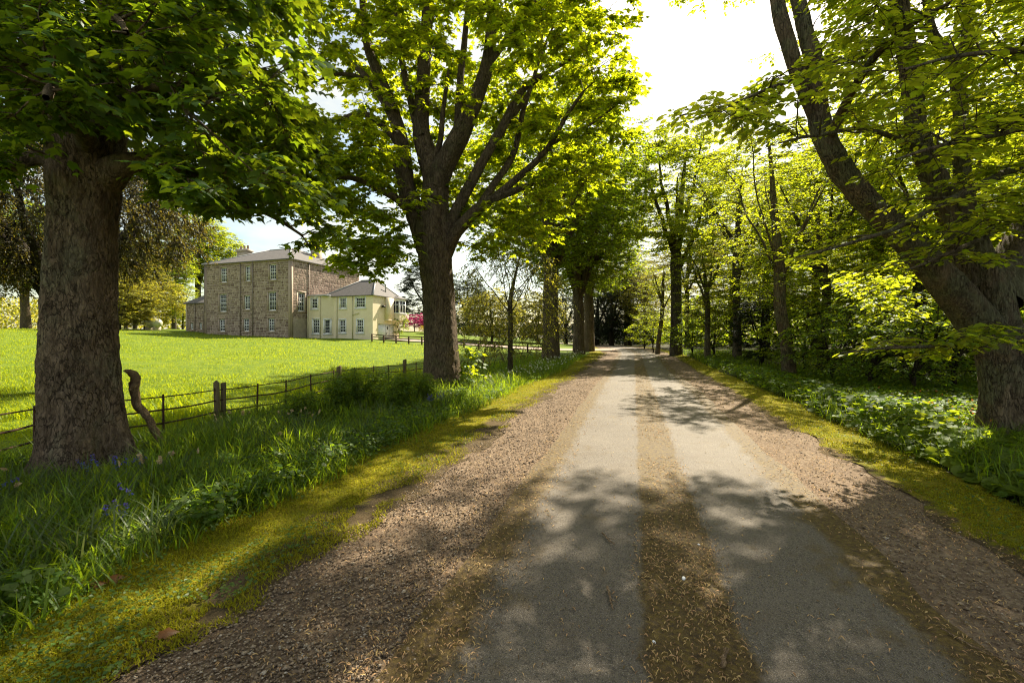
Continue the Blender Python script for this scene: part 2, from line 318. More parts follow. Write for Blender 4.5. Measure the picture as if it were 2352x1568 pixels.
def m_moss():
    """moss and cropped turf breaking up into bare soil towards the gravel"""
    m, nt, o = mat("moss_bed"); co = objco(nt); n1 = noise(nt, 1.8, 6, .65, co); n2 = noise(nt, 70, 5, .7, co); n3 = noise(nt, 3.2, 6, .7, co, .5); a = nd(nt, "Attribute"); a.attribute_name = "lat"
    c = ramp(nt, n1, [(.28, (.13, .12, .012)), (.45, (.23, .195, .014)), (.6, (.16, .17, .012)), (.75, (.22, .17, .03))])
    c = mixc(nt, ramp(nt, n2, [(.3, (.75, .75, .75)), (.55, (0, 0, 0))]), c, (.05, .045, .01))
    ab = nd(nt, "Math"); ab.operation = 'ABSOLUTE'; nt.links.new(a.outputs['Fac'], ab.inputs[0]); mr = nd(nt, "MapRange"); mr.inputs[1].default_value = 2.55; mr.inputs[2].default_value = 3.15; mr.inputs[3].default_value = .62; mr.inputs[4].default_value = .1; nt.links.new(ab.outputs[0], mr.inputs[0])
    ad = nd(nt, "Math"); ad.operation = 'ADD'; nt.links.new(n3, ad.inputs[0]); nt.links.new(mr.outputs[0], ad.inputs[1])
    soil = ramp(nt, n2, [(.3, (.045, .03, .02)), (.6, (.10, .07, .048)), (.8, (.16, .12, .085))])
    surf(nt, o, mixc(nt, ramp(nt, ad.outputs[0], [(.86, (0, 0, 0)), (1.0, (.9, .9, .9))]), c, soil), .95, bump(nt, n2, .9, .02), .1); return m
M['moss'] = m_moss()
M['mosstuft'] = leafmat("moss_tuft", (.20, .195, .010), (.42, .40, .012), gloss=.01, var=.5, tmix=.4)
M['clover'] = leafmat("clover_leaf", (.08, .14, .02), (.18, .28, .02), gloss=.05)
def m_island(name, stops, rough=.8, bsc=30, bst=.4, obj_random=False, spec=.3):
    m, nt, o = mat(name); co = objco(nt)
    if obj_random: r = nt.nodes.new("ShaderNodeObjectInfo").outputs['Random']
    else: r = nt.nodes.new("ShaderNodeNewGeometry").outputs['Random Per Island']
    c = ramp(nt, r, stops); n = noise(nt, bsc, 5, .65, co); c = mixc(nt, ramp(nt, n, [(.35, (.45, .45, .45)), (.65, (0, 0, 0))]), c, tuple(k * .5 for k in stops[0][1]))
    surf(nt, o, c, rough, bump(nt, n, bst, .01), spec); return m
M['pebble'] = m_island("gravel_stone", [(0, (.075, .052, .034)), (.35, (.17, .12, .077)), (.7, (.27, .20, .135)), (.92, (.38, .30, .215)), (1, (.5, .44, .36))], .75, 60)
RB = [(0, (.16, .112, .09)), (.25, (.25, .182, .148)), (.5, (.32, .24, .196)), (.72, (.38, .29, .24)), (.9, (.45, .355, .28)), (1, (.22, .165, .145))]
M['rubble_o'] = m_island("rubble_stone", RB, .9, 9, .4, True, .15)
M['rubble_i'] = m_island("rubble_stone_far", RB, .9, 9, .4, False, .15)
def m_plain(name, c1, c2, sc=3, rough=.8, bs=.2, spec=.3, stretch=(1, 1, 1), metal=0, c3=None, hi=60):
    m, nt, o = mat(name); co = objco(nt, stretch); n = noise(nt, sc, 6, .62, co); n2 = noise(nt, hi, 4, .6, co)
    st = [(.32, c1), (.68, c2)] + ([(.8, c3)] if c3 else [])
    surf(nt, o, ramp(nt, n, st), rough, bump(nt, n2, bs, .008), spec, metal); return m
M['mortar'] = m_plain("mortar", (.40, .325, .26), (.50, .42, .34), 2.5, .95, .5, .1)
M['ashlar'] = m_plain("dressed_stone", (.33, .255, .20), (.41, .325, .26), 3, .9, .2, .15)
M['cream'] = m_plain("cream_render", (.73, .62, .45), (.79, .69, .52), 1.2, .9, .2, .15, hi=25)
M['white'] = m_plain("white_paint", (.74, .75, .76), (.80, .80, .80), 3, .5, .05, .4)
M['slate'] = m_plain("slate_roof", (.075, .07, .068), (.135, .125, .12), 5, .75, .5, .3, (1, 1, 2.5), 0, (.15, .135, .08), 14)
M['lead'] = m_plain("lead_flashing", (.34, .34, .35), (.45, .45, .46), 4, .55, .1, .4)
M['pipe'] = m_plain("painted_pipe", (.22, .175, .145), (.27, .22, .18), 4, .6, .05)
M['creampipe'] = m_plain("cream_pipe", (.58, .53, .35), (.64, .59, .41), 4, .6, .05)
M['patch'] = m_plain("old_plaster", (.30, .25, .19), (.42, .36, .27), 2.2, .95, .3, .1)
M['pot'] = m_plain("chimney_stone", (.33, .27, .22), (.46, .39, .32), 4, .9, .3, .15)
M['iron'] = m_plain("rusty_iron", (.028, .014, .010), (.075, .032, .020), 14, .8, .5, .3, hi=90)
M['post'] = m_plain("weathered_post", (.10, .08, .045), (.17, .135, .075), 6, .9, .5, .15, (1, 1, .15), 0, (.14, .14, .06))
M['rail'] = m_plain("dark_fence_timber", (.06, .038, .026), (.11, .075, .05), 5, .85, .4, .2)
M['tank'] = m_plain("tank_paint", (.34, .34, .24), (.46, .46, .34), 2.5, .5, .05, .4)
M['yard'] = m_plain("yard_gravel", (.27, .21, .17), (.38, .31, .26), 5, .95, .4, .1, hi=40)
M['unlit_room'] = m_plain("room_dark", (.012, .012, .014), (.03, .028, .026), 1.5, .9, 0)  # near-black colour standing in for the shade inside unlit rooms
M['black'] = m_plain("black_metal", (.015, .015, .015), (.03, .03, .03), 4, .5, .05)
def m_glass():
    m, nt, o = mat("window_glass"); r = nt.nodes.new("ShaderNodeObjectInfo").outputs['Random']
    c = ramp(nt, r, [(0, (.018, .022, .028)), (.6, (.035, .04, .045)), (1, (.09, .095, .095))]); surf(nt, o, c, .06, None, .6); return m
M['glass'] = m_glass()

# ------------------------------------------------------------------ ground and drive
def rows(y0, y1, d0, g):
    out = [y0]; d = d0
    while out[-1] < y1: out.append(out[-1] + d); d *= g
    return np.array(out)
def grid(Y, v, zoff, edge=None, warp=True):
    YY, VV = np.meshgrid(Y, v, indexing='ij'); v2 = VV.copy()
    if edge: v2 = edge(YY, VV)
    X = XV(v2, YY) if warp else VV; Z = gz(X, YY) + (zoff(YY, v2) if callable(zoff) else zoff)
    n, m = YY.shape; i = np.arange(n - 1)[:, None] * m + np.arange(m - 1)[None]
    F = np.stack([i, i + 1, i + m + 1, i + m], -1).reshape(-1, 4)
    return np.stack([X, YY, Z], -1).reshape(-1, 3), F, v2.ravel()
yb = -np.array([45., 28, 17, 10, 6, 3.5, 2, 1])
gy = np.concatenate([yb, rows(0, 130, .22, 1.018), [145, 170, 210, 280, 400]])
gv = np.concatenate([-np.array([400, 220, 140, 105, 90]), np.arange(-80, -20, 2.), np.arange(-20, -8, .8), np.arange(-8, 8, .22), np.arange(8, 20, .8), np.arange(20, 70, 2.5), [85, 110, 150, 230, 400]])
def drop(Y, v):
    t = np.clip((3.55 - np.abs(v)) / .25, 0, 1); return -.05 * t * (Y < 88) + (np.abs(v) > 3.5) * .03 * fbm(V2(v * .9, Y * .9).reshape(-1, 3), 3, 5).reshape(v.shape)
V, F, L = grid(gy, gv, drop); me = mk_mesh("ground", V, F, M['ground'], True); vattr(me, "lat", L); obj("ground", me, kind="structure")
ry = rows(-8, 92, .09, 1.012)
def jag(a, s, amp, sd):
    return lambda Y, v: v + np.where(np.abs(v - a) < 1e-6, 1, 0) * 0
def strip(name, v0, v1, n, z, mt, a0, a1, sd, kind="structure", bul=0.0, y=None):
    """ribbon along the drive between lateral offsets v0 and v1 with ragged edges of amplitude a0, a1"""
    vv = np.linspace(v0, v1, n)
    def edge(Y, v):
        t = (v - v0) / (v1 - v0); e0 = a0 * fbm(V2(Y * 1.1, Y * 0 + sd).reshape(-1, 3), 4, sd).reshape(Y.shape) * 1.6; e1 = a1 * fbm(V2(Y * 1.1, Y * 0 + sd + 9).reshape(-1, 3), 4, sd + 7).reshape(Y.shape) * 1.6
        return v + e0 * (1 - t) + e1 * t
    def zo(Y, v):
        t = np.clip((v - v0) / (v1 - v0), 0, 1); return z + bul * np.sin(np.pi * t) ** .6 + (bul > 0) * .012 * fbm(V2(v * 4, Y * 4).reshape(-1, 3), 3, sd).reshape(v.shape)
    V, F, L = grid(ry if y is None else y, vv, zo, edge); me = mk_mesh(name, V, F, mt, True); vattr(me, "lat", L); return obj(name, me, kind=kind)
strip("driveway", -1.28, 1.78, 22, .004, M['asphalt'], .05, .06, 3)
strip("gravel_margin", -2.75, -1.10, 14, -.008, M['gravel'], .05, .05, 13)
strip("gravel_margin", 1.60, 3.05, 12, -.008, M['gravel'], .05, .05, 23)
strip("moss_verge", -3.85, -2.36, 16, -.004, M['moss'], .10, .24, 33, bul=.022)
strip("moss_verge", 2.66, 3.75, 12, -.004, M['moss'], .24, .10, 43, bul=.022)
# gravel yard in front of the garage, running to the drive
def pad(name, pts, w, z, mt):
    P = spline(pts, 1.0); T = nrm(np.gradient(P, axis=0)); N = np.stack([-T[:, 1], T[:, 0]], 1); k = np.linspace(-1, 1, 9)
    XY = P[:, None] + N[:, None] * (k[None, :, None] * w); Z = gz(XY[..., 0], XY[..., 1]) + z; n, m = Z.shape
    i = np.arange(n - 1)[:, None] * m + np.arange(m - 1)[None]; F = np.stack([i, i + m, i + m + 1, i + 1], -1).reshape(-1, 4)
    return obj(name, mk_mesh(name, np.concatenate([XY, Z[..., None]], 2).reshape(-1, 3), F, mt, True), kind="structure")
pad("yard_track", [(-14.4, 55.8), (-9, 53.5), (-2, 49.5), (4.5, 46), (10.3, 45)], 1.9, .06, M['yard'])

# ------------------------------------------------------------------ the stone house and its cream wing
class Frame:
    def __init__(s, o, a, n): s.o = np.array(o, float); s.a = np.array(a, float); s.n = np.array(n, float)
    def __call__(s, u, z, d): p = s.o + s.a * u + s.n * d; return (p[0], p[1], z)
A = np.array([-.9435, .3313]); N = np.array([-.3313, -.9435]); BK = -N
P0 = np.array([-25.1, 51.6]); H0 = (P0[0], P0[1], 1.6)
def rel(me, base):
    me.transform(Matrix.Translation(-Vector([float(c) for c in base]))); return me
def wall_with_holes(fr, s0, s1, z0, z1, holes, depth):
    """front skin of a wall with real openings and reveals; holes = (s0,s1,z0,z1)"""
    b = MB(); ss = sorted({s0, s1, *[h[0] for h in holes], *[h[1] for h in holes]}); zz = sorted({z0, z1, *[h[2] for h in holes], *[h[3] for h in holes]})
    for i in range(len(ss) - 1):
        for j in range(len(zz) - 1):
            cs, cz = (ss[i] + ss[i + 1]) / 2, (zz[j] + zz[j + 1]) / 2
            if any(h[0] < cs < h[1] and h[2] < cz < h[3] for h in holes): continue
            b.poly([fr(ss[i], zz[j], 0), fr(ss[i + 1], zz[j], 0), fr(ss[i + 1], zz[j + 1], 0), fr(ss[i], zz[j + 1], 0)])
    for h in holes:
        q = [(h[0], h[2]), (h[1], h[2]), (h[1], h[3]), (h[0], h[3])]
        for k in range(4):
            p, r = q[k], q[(k + 1) % 4]; b.poly([fr(p[0], p[1], 0), fr(p[0], p[1], -depth), fr(r[0], r[1], -depth), fr(r[0], r[1], 0)])
    return b
PANE = {}
def window(parent, base, fr, s0, s1, z0, z1, cols, rws, surround, sw=.2, setb=.10, label=None, unlit_room=True, swh=None):
    """sash window: stone surround, sill, frame, glazing bars, single panes"""
    w = obj("window", None, parent, np.array(fr((s0 + s1) / 2, z0, 0)) - base); wb = np.array(fr((s0 + s1) / 2, z0, 0))
    if surround:
        b = MB(); pr = .03; b.box(fr, s0 - sw, s0, z0, z1, -.02, pr); b.box(fr, s1, s1 + sw, z0, z1, -.02, pr); b.box(fr, s0 - sw, s1 + sw, z1, z1 + sw, -.02, pr + .004)
        obj("surround", rel(b.mesh("surround", surround), wb), w)
        b = MB(); b.box(fr, s0 - sw - .04, s1 + sw + .04, z0 - .15, z0 - .001, -.02, .08); obj("sill", rel(b.mesh("sill", surround), wb), w)
    t = .10; b = MB(); d0, d1 = -setb - .05, -setb
    b.box(fr, s0, s0 + t, z0, z1, d0, d1); b.box(fr, s1 - t, s1, z0, z1, d0, d1); b.box(fr, s0 + t, s1 - t, z0, z0 + t * 1.3, d0, d1 + .004); b.box(fr, s0 + t, s1 - t, z1 - t, z1, d0, d1 + .004)
    obj("sash_frame", rel(b.mesh("sash_frame", M['white']), wb), w)
    x0, x1, y0, y1 = s0 + t, s1 - t, z0 + t * 1.3, z1 - t; b = MB(); g = .025
    for i in range(1, cols): c = x0 + (x1 - x0) * i / cols; b.box(fr, c - g, c + g, y0, y1, d0 + .012, d1 - .008)
    for j in range(1, rws):
        c = y0 + (y1 - y0) * j / rws; k = .038 if j * 2 == rws else g; b.box(fr, x0, x1, c - k, c + k, d0 + .008, d1 - .012)
    obj("glazing_bar", rel(b.mesh("glazing_bar", M['white']), wb), w)
    pw, ph = (x1 - x0) / cols, (y1 - y0) / rws
    key = (round(pw, 3), round(ph, 3), tuple(np.round(fr.a, 4)))
    if key not in PANE:
        bb = MB(); f0 = Frame((0, 0), fr.a, fr.n); bb.box(f0, -pw / 2, pw / 2, -ph / 2, ph / 2, -.004, .004); PANE[key] = bb.mesh("pane", M['glass'])
    for i in range(cols):
        for j in range(rws):
            p = np.array(fr(x0 + pw * (i + .5), y0 + ph * (j + .5), d0 + .02)) - wb; o = obj("pane", PANE[key], w, p)
            o.rotation_euler = (RNG.normal(0, .02), 0, RNG.normal(0, .02))
    b = MB(); b.box(fr, s0 - .3, s1 + .3, z0 - .3, z1 + .3, -.95, -.9); obj("dark_backing", rel(b.mesh("dark_backing", M['unlit_room']), wb), w)  # dark sheet behind the panes, painting the unlit interior
    return w
# unit rubble stones shared by every masonry wall: a chipped cushion one unit wide and tall, standing proud
def stone_variants(fr, nv):
    out = []
    for k in range(nv):
        r = np.random.default_rng(50 + k); ang = np.array([-.46, -.5, .46, .5]); q = []
        for (x, y) in ((-.5, -.35), (-.36, -.5), (.36, -.5), (.5, -.35), (.5, .35), (.36, .5), (-.36, .5), (-.5, .35)): q.append((x * (1 - .16 * r.random()), y * (1 - .2 * r.random())))
        q = np.array(q); n = 8; rings = [(1, -.03), (1, .012), (.86, .034)]; V = []
        for sc, d in rings: V += [(x * sc, y * sc, d + (.008 * r.normal() if d > .03 else 0)) for x, y in q]
        Fq = [(i * n + j, i * n + (j + 1) % n, (i + 1) * n + (j + 1) % n, (i + 1) * n + j) for i in range(2) for j in range(n)]
        W3 = [(fr.a[0] * x + fr.n[0] * d, fr.a[1] * x + fr.n[1] * d, y) for x, y, d in V]
        out.append((np.array(V), Fq, [tuple(range(16, 24))]))
    return out
def rubble(fr, s0, s1, z0, z1, holes, seed, hmin=.2, hmax=.34):
    """irregular courses of stone rectangles round the openings -> (s, z, w, h)"""
    r = np.random.default_rng(seed); zz = sorted({z0, z1, *[h[2] for h in holes if z0 < h[2] < z1], *[h[3] for h in holes if z0 < h[3] < z1]}); out = []
    for j in range(len(zz) - 1):
        a, b = zz[j], zz[j + 1]; n = max(1, int(round((b - a) / r.uniform(hmin, hmax)))); cuts = np.linspace(a, b, n + 1); cuts[1:-1] += r.uniform(-.05, .05, n - 1)
        for k in range(n):
            c0, c1 = cuts[k], cuts[k + 1]; mz = (c0 + c1) / 2; bl = sorted([(h[0], h[1]) for h in holes if h[2] < mz < h[3]]); x = s0
            spans = []
            for p, q in bl: spans.append((x, p)); x = q
            spans.append((x, s1))
            for p, q in spans:
                x = p
                while x < q - .04:
                    w = r.uniform(.22, .72) * (1.25 if r.random() < .12 else 1)
                    if q - x - w < .2: w = q - x
                    if w > .45 and r.random() < .22 and c1 - c0 > .22:
                        hh = (c1 - c0) * r.uniform(.4, .6); out += [(x + w / 2, c0 + hh / 2, w, hh), (x + w / 2, c0 + hh + (c1 - c0 - hh) / 2, w, c1 - c0 - hh)]
                    else: out.append((x + w / 2, mz, w, c1 - c0))
                    x += w
    return out
def build_rubble(wall, base, fr, stones, npart, seed):
    vs_ = stone_variants(fr, 8); r = np.random.default_rng(seed); order = sorted(range(len(stones)), key=lambda i: -stones[i][2] * stones[i][3]); top = set(order[:npart]); mesh = {}
    rot = np.array([[fr.a[0], fr.n[0], 0], [fr.a[1], fr.n[1], 0], [0, 0, 1]])     # (s,d,z) -> world
    bb = MB()
    for i, (s, z, w, h) in enumerate(stones):
        k = int(r.integers(8)); V, Fq, Ft = vs_[k]; w2, h2 = w - .03, h - .03
        if i in top:
            if k not in mesh:
                b = MB(); b.add(np.stack([V[:, 0], V[:, 2], V[:, 1]], 1), Fq); b.add(np.stack([V[16:, 0], V[16:, 2], V[16:, 1]], 1), [tuple(range(8))]); mesh[k] = b.mesh("stone", M['rubble_o'])
            o = obj("stone", mesh[k], wall); m4 = Matrix([[fr.a[0], fr.n[0], 0, 0], [fr.a[1], fr.n[1], 0, 0], [0, 0, 1, 0], [0, 0, 0, 1]])
            p = Vector(np.array(fr(s, z, 0)) - base); o.matrix_basis = Matrix.Translation(p) @ m4 @ Matrix.Rotation(r.normal(0, .015), 4, 'Y') @ Matrix.Diagonal((w2, 1, h2, 1))
        else:
            q = np.stack([V[:, 0] * w2, V[:, 2], V[:, 1] * h2], 1) @ rot.T + np.array(fr(s, z, 0)) - base
            bb.add(q, Fq); bb.add(q[16:], [tuple(range(8))])
    if bb.n: obj("stone_field", bb.mesh("stone_field", M['rubble_i']), wall, kind="stuff")
house = thing("stone_house", "three-storey brown rubble stone country house with hipped slate roof beyond the lawn", "house", H0); hb = np.array(H0)
fF = Frame(P0, A, N); fG = Frame(P0, BK, -A)       # front, right-hand gable wall
ZB, ZE = .9, 10.55
wins = [(9.82, 10.83, 8.29, 10.10, 3, 4), (6.03, 6.83, 8.29, 10.10, 3, 4), (2.10, 3.11, 8.29, 10.10, 3, 4), (9.84, 11.01, 4.74, 6.92, 3, 4), (6.08, 7.03, 4.96, 6.61, 3, 4), (2.10, 3.27, 4.74, 6.92, 3, 4), (10.12, 11.04, 2.37, 3.88, 3, 4), (6.22, 7.13, 2.37, 3.88, 3, 4), (2.34, 3.31, 2.37, 3.88, 3, 4)]
holes = [w[:4] for w in wins]; LW = 13.5; quo = .32
wf = obj("wall", wall_with_holes(fF, 0, LW, ZB, ZE, holes, .3).mesh("wall", M['mortar']), house, -hb + 0); wf.data.transform(Matrix.Identity(4))
big = [(h[0] - .2, h[1] + .2, h[2] - .15, h[3] + .2) for h in holes]
build_rubble(wf, np.zeros(3), fF, rubble(fF, quo, LW - quo, 1.3, ZE - .05, big, 4), 300, 5)
for w in wins: window(house, hb, fF, *w[:4], w[4], w[5], M['ashlar'])
b = MB()
gw = [(1.07, 2.15, 4.70, 6.88, 3, 4)]
wg = obj("wall", wall_with_holes(fG, 0, 12, ZB, ZE, [gw[0][:4]], .3).mesh("wall", M['mortar']), house, -hb)
gh = [(gw[0][0] - .2, gw[0][1] + .2, gw[0][2] - .15, gw[0][3] + .2), (.35, 3.15, 1.0, 3.9)]
build_rubble(wg, np.zeros(3), fG, rubble(fG, quo, 12, 1.3, ZE - .05, gh, 6), 120, 7)
window(house, hb, fG, *gw[0], M['ashlar'])
bb = MB(); bb.poly([fG(.33, .95, .018), fG(3.1, .95, .018), fG(3.1, 4.3, .018), fG(1.7, 4.3, .018), fG(.33, 3.2, .018)]); obj("plaster_patch", rel(bb.mesh("plaster_patch", M['patch']), hb), house, label="pale old plaster patch low on the side wall")
# back and left walls
bk = MB(); c1 = P0 + A * LW; c2 = c1 + BK * 12; c3 = P0 + BK * 12
for p, q in ((c1, c2), (c2, c3)): bk.poly([(*p, ZB), (*q, ZB), (*q, ZE), (*p, ZE)])
obj("wall", rel(bk.mesh("wall", M['mortar']), hb), house)
# corner quoins, string course, eaves course
b = MB(); b.box(fF, 0.0, quo, ZB, ZE - .12, -.02, .05); obj("corner_strip", rel(b.mesh("corner_strip", M['ashlar']), hb), house)
b = MB(); b.box(fG, .052, quo, ZB, ZE - .12, -.02, .05); obj("corner_strip", rel(b.mesh("corner_strip", M['ashlar']), hb), house)
b = MB(); b.box(fF, LW - quo, LW + .03, ZB, ZE - .12, -.02, .05); obj("corner_strip", rel(b.mesh("corner_strip", M['ashlar']), hb), house)
b = MB(); b.box(fF, -.10, LW + .1, ZE - .115, ZE + .06, -.2, .12); b.box(fG, .03, 12.1, ZE - .11, ZE + .056, -.2, .12); obj("eaves_course", rel(b.mesh("eaves_course", M['ashlar']), hb), house)
def hip(parent, base, o, a, bk, L, D, z0, z1, inset, over, mt, dl=None, ridge_mat=None, name="roof", insl=None, insr=None):
    il = inset if insl is None else insl; ir = inset if insr is None else insr
    P = lambda s, d, z: (*(np.array(o) + np.array(a) * s + np.array(bk) * d), z)
    e = [P(-over, -over, z0), P(L + over, -over, z0), P(L + over, D + over, z0), P(-over, D + over, z0)]
    D2 = max(D - inset, inset + .01); t = [P(il, inset, z1), P(L - ir, inset, z1), P(L - ir, D2, z1), P(il, D2, z1)]
    bm = MB()
    for k in range(4):
        j = (k + 1) % 4; bm.poly([e[k], e[j], t[j], t[k]])
    bm.poly(t); lo = [(p[0], p[1], p[2] - .08) for p in e]
    for k in range(4): j = (k + 1) % 4; bm.poly([lo[k], lo[j], e[j], e[k]])
    bm.poly(lo); r = obj(name, rel(bm.mesh(name, mt), base), parent)
    for k in range(4):
        V, F, T = tube(np.array([e[k], t[k]]) + (0, 0, .03), .07, 6, True); obj("hip_flashing", mk_mesh("hip_flashing", V - base, F, ridge_mat, True, T), r)
        j = (k + 1) % 4; V, F, T = tube(np.array([t[k], t[j]]) + (0, 0, .03), .07, 6, True); obj("ridge", mk_mesh("ridge", V - base, F, ridge_mat, True, T), r)
    return r
roof = hip(house, hb, P0, A, BK, LW, 12, ZE + .06, 12.95, 5.0, .25, M['slate'], ridge_mat=M['lead'])
def chimney(parent, base, p, w, d, z0, z1, pots):
    fr = Frame(p, A, N); b = MB(); b.box(fr, -w / 2, w / 2, z0, z1, -d / 2, d / 2); b.box(fr, -w / 2 - .1, w / 2 + .1, z1 - .35, z1 - .1, -d / 2 - .1, d / 2 + .1); c = obj("chimney", rel(b.mesh("chimney", M['pot']), base), parent)
    for k in range(pots):
        q = np.array(fr((k - (pots - 1) / 2) * w / pots, z1, 0)); V, F, T = tube(np.array([q - (0, 0, .1), q + (0, 0, .5), q + (0, 0, .55)]), [.16, .13, .16], 8, True); obj("chimney_pot", mk_mesh("chimney_pot", V - base, F, M['pot'], True, T), c)
chimney(roof, hb, at(562, 600, 64)[:2], 1.9, .9, 11.0, 14.0, 3)
chimney(roof, hb, at(727, 600, 60)[:2], 1.0, 1.0, 10.6, 14.2, 1)
def pipe(parent, base, fr, s, z0, z1, d, mt, r=.05, kick=None):
    P = [fr(s, z1, d), fr(s, z0, d)]
    if kick: P = [fr(s, z1, d), fr(s, kick[0] + .25, d), fr(s + kick[1], kick[0], d), fr(s + kick[1], z0, d)]
    obj("drainpipe", rod("drainpipe", np.array(P), r, 6, mt, base), parent)
for s in (7.56, 5.62): pipe(house, hb, fF, s, 1.7, ZE + .1, .10, M['pipe'])
pipe(house, hb, fF, 13.38, 1.7, ZE, .14, M['pipe'], kick=(4.6, .22)); pipe(house, hb, fG, 2.7, 1.3, ZE, .10, M['pipe'], kick=(4.3, .18))
obj("drainpipe", rod("drainpipe", np.array([fF(5.7, 4.35, .12), fF(6.5, 4.5, .12)]), .045, 6, M['pipe'], hb), house)
# low wing left of the stone house
WO = P0 + A * 13.5 + BK * 1.5; fW = Frame(WO, A, N)
wing = thing("house_wing", "low rubble stone wing with sloping slate roof left of the stone house", "house", (*WO, 2.0)); wb_ = np.array((*WO, 2.0))
ww = [(4.05, 4.64, 2.70, 3.55, 2, 3), (2.49, 3.02, 2.70, 3.55, 2, 3)]
ws = obj("wall", wall_with_holes(fW, 0, 5.5, 1.4, 6.1, [w[:4] for w in ww], .25).mesh("wall", M['mortar']), wing, -wb_)
build_rubble(ws, np.zeros(3), fW, rubble(fW, 0, 5.3, 1.7, 6.05, [(w[0] - .15, w[1] + .15, w[2] - .15, w[3] + .15) for w in ww], 8), 90, 9)
for w in ww: window(wing, wb_, fW, *w, M['ashlar'], .15)
b = MB(); b.poly([fW(5.5, 1.4, 0), fW(5.5, 1.4, -6), fW(5.5, 6.1, -6), fW(5.5, 6.1, 0)]); b.poly([fW(0, 1.4, -6), fW(5.5, 1.4, -6), fW(5.5, 6.1, -6), fW(0, 6.1, -6)]); obj("wall", rel(b.mesh("wall", M['mortar']), wb_), wing)
b = MB(); q = [fW(5.75, 6.1, .25), fW(0.06, 6.1, .25), fW(0.06, 8.2, -3), fW(2.6, 8.2, -3)]; b.poly(q); b.poly([fW(5.75, 6.1, .25), fW(2.6, 8.2, -3), fW(2.6, 8.2, -3.02), fW(5.75, 6.1, -6.2)]); b.poly([fW(2.6, 8.2, -3.02), fW(0.06, 8.2, -3.02), fW(0.06, 6.1, -6.2), fW(5.75, 6.1, -6.2)])
b.poly([(p[0], p[1], p[2] - .1) for p in (fW(5.75, 6.1, .25), fW(0.06, 6.1, .25), fW(0.06, 6.1, -6.2), fW(5.75, 6.1, -6.2))]); b.poly([fW(5.75, 6.0, .25), fW(.06, 6.0, .25), fW(.06, 6.1, .25), fW(5.75, 6.1, .25)]); obj("roof", rel(b.mesh("roof", M['slate']), wb_), wing)
pipe(wing, wb_, fW, 3.7, 2.0, 6.0, .08, M['pipe'])

# cream two-storey cottage joined to the right gable
Q0 = P0 + BK * 3.2; fY = Frame(Q0, -A, N); YB = (*(Q0 - A * 4.3), 1.4); yb_ = np.array(YB)
cot = thing("cream_cottage", "cream rendered two-storey cottage with slate hipped roof and white garage doors", "house", YB)
EZ = 6.5; Pj = .85
f1 = Frame(Q0 + N * Pj, -A, N)                       # slightly forward bay at the left
h1 = [(.76, 1.64, 5.02, 6.28), (.98, 1.92, 2.12, 3.80)]; h3 = [(4.18, 5.0, 5.06, 6.28), (6.38, 7.66, 5.06, 6.28), (4.08, 4.94, 2.2, 3.72), (6.55, 7.42, 2.2, 3.72)]
obj("wall", rel(wall_with_holes(f1, .12, 2.2, .8, EZ, h1, .2).mesh("wall", M['cream']), yb_), cot)
obj("wall", rel(wall_with_holes(fY, 3.25, 8.7, .8, EZ, h3, .2).mesh("wall", M['cream']), yb_), cot)
pA = np.array(f1(2.2, 0, 0))[:2]; pB = np.array(fY(3.25, 0, 0))[:2]; dC = pB - pA; LC = np.linalg.norm(dC); dC /= LC; fC = Frame(pA, dC, (dC[1], -dC[0]))
hc = [(.35, 1.0, 2.1, 3.75)]; obj("wall", rel(wall_with_holes(fC, 0, LC, .8, EZ, hc, .15).mesh("wall", M['cream']), yb_), cot)
R0 = Q0 - A * 8.7; fR = Frame(R0, BK, -A); RL = 5.3
hr = [(1.0, 4.2, 1.2, 3.25)]; obj("wall", rel(wall_with_holes(fR, 0, RL, .8, EZ, hr, .2).mesh("wall", M['cream']), yb_), cot)
b = MB(); b.poly([fR(RL, .8, 0), fR(RL, .8, -8.6), fR(RL, EZ, -8.6), fR(RL, EZ, 0)]); b.poly([f1(.12, .8, 0), f1(.12, .8, -1), f1(.12, EZ, -1), f1(.12, EZ, 0)]); obj("wall", rel(b.mesh("wall", M['cream']), yb_), cot)
for h, fr, c, r in ((h1[0], f1, 2, 3), (h1[1], f1, 3, 4), (h3[0], fY, 3, 3), (h3[1], fY, 4, 3), (h3[2], fY, 3, 4), (h3[3], fY, 3, 4), (hc[0], fC, 1, 4)): window(cot, yb_, fr, *h, c, r, M['white'], .13, .06)
croof = hip(cot, yb_, Q0 - A * 2.1, -A, BK, 6.6, RL, EZ, 8.55, 2.62, .22, M['slate'], ridge_mat=M['lead'], insl=3.0, insr=1.5)
b = MB(); b.box(f1, .1, 2.9, EZ - .03, EZ + .14, -2.6, .16); obj("bay_roof", rel(b.mesh("bay_roof", M['lead']), yb_), cot)
b = MB(); b.box(fY, 3.3, 8.9, EZ - .10, EZ - .02, .03, .17); b.box(fR, -.1, RL, EZ - .101, EZ - .021, .03, .17); obj("gutter", rel(b.mesh("gutter", M['creampipe']), yb_), cot)
pipe(cot, yb_, f1, 2.1, 1.2, EZ, .08, M['creampipe']); pipe(cot, yb_, fY, 3.75, 1.2, EZ, .08, M['creampipe']); pipe(cot, yb_, fY, 5.95, 1.2, EZ, .08, M['creampipe']); pipe(cot, yb_, f1, .3, 1.2, EZ, .08, M['creampipe'])
obj("drainpipe", rod("drainpipe", np.array([fY(5.95, 4.3, .1), fY(6.85, 4.45, .1)]), .045, 6, M['creampipe'], yb_), cot)
b = MB(); b.box(fR, 1.02, 4.18, 1.25, 3.23, -.16, -.10); gd = obj("garage_door", rel(b.mesh("garage_door", M['white']), yb_), cot)
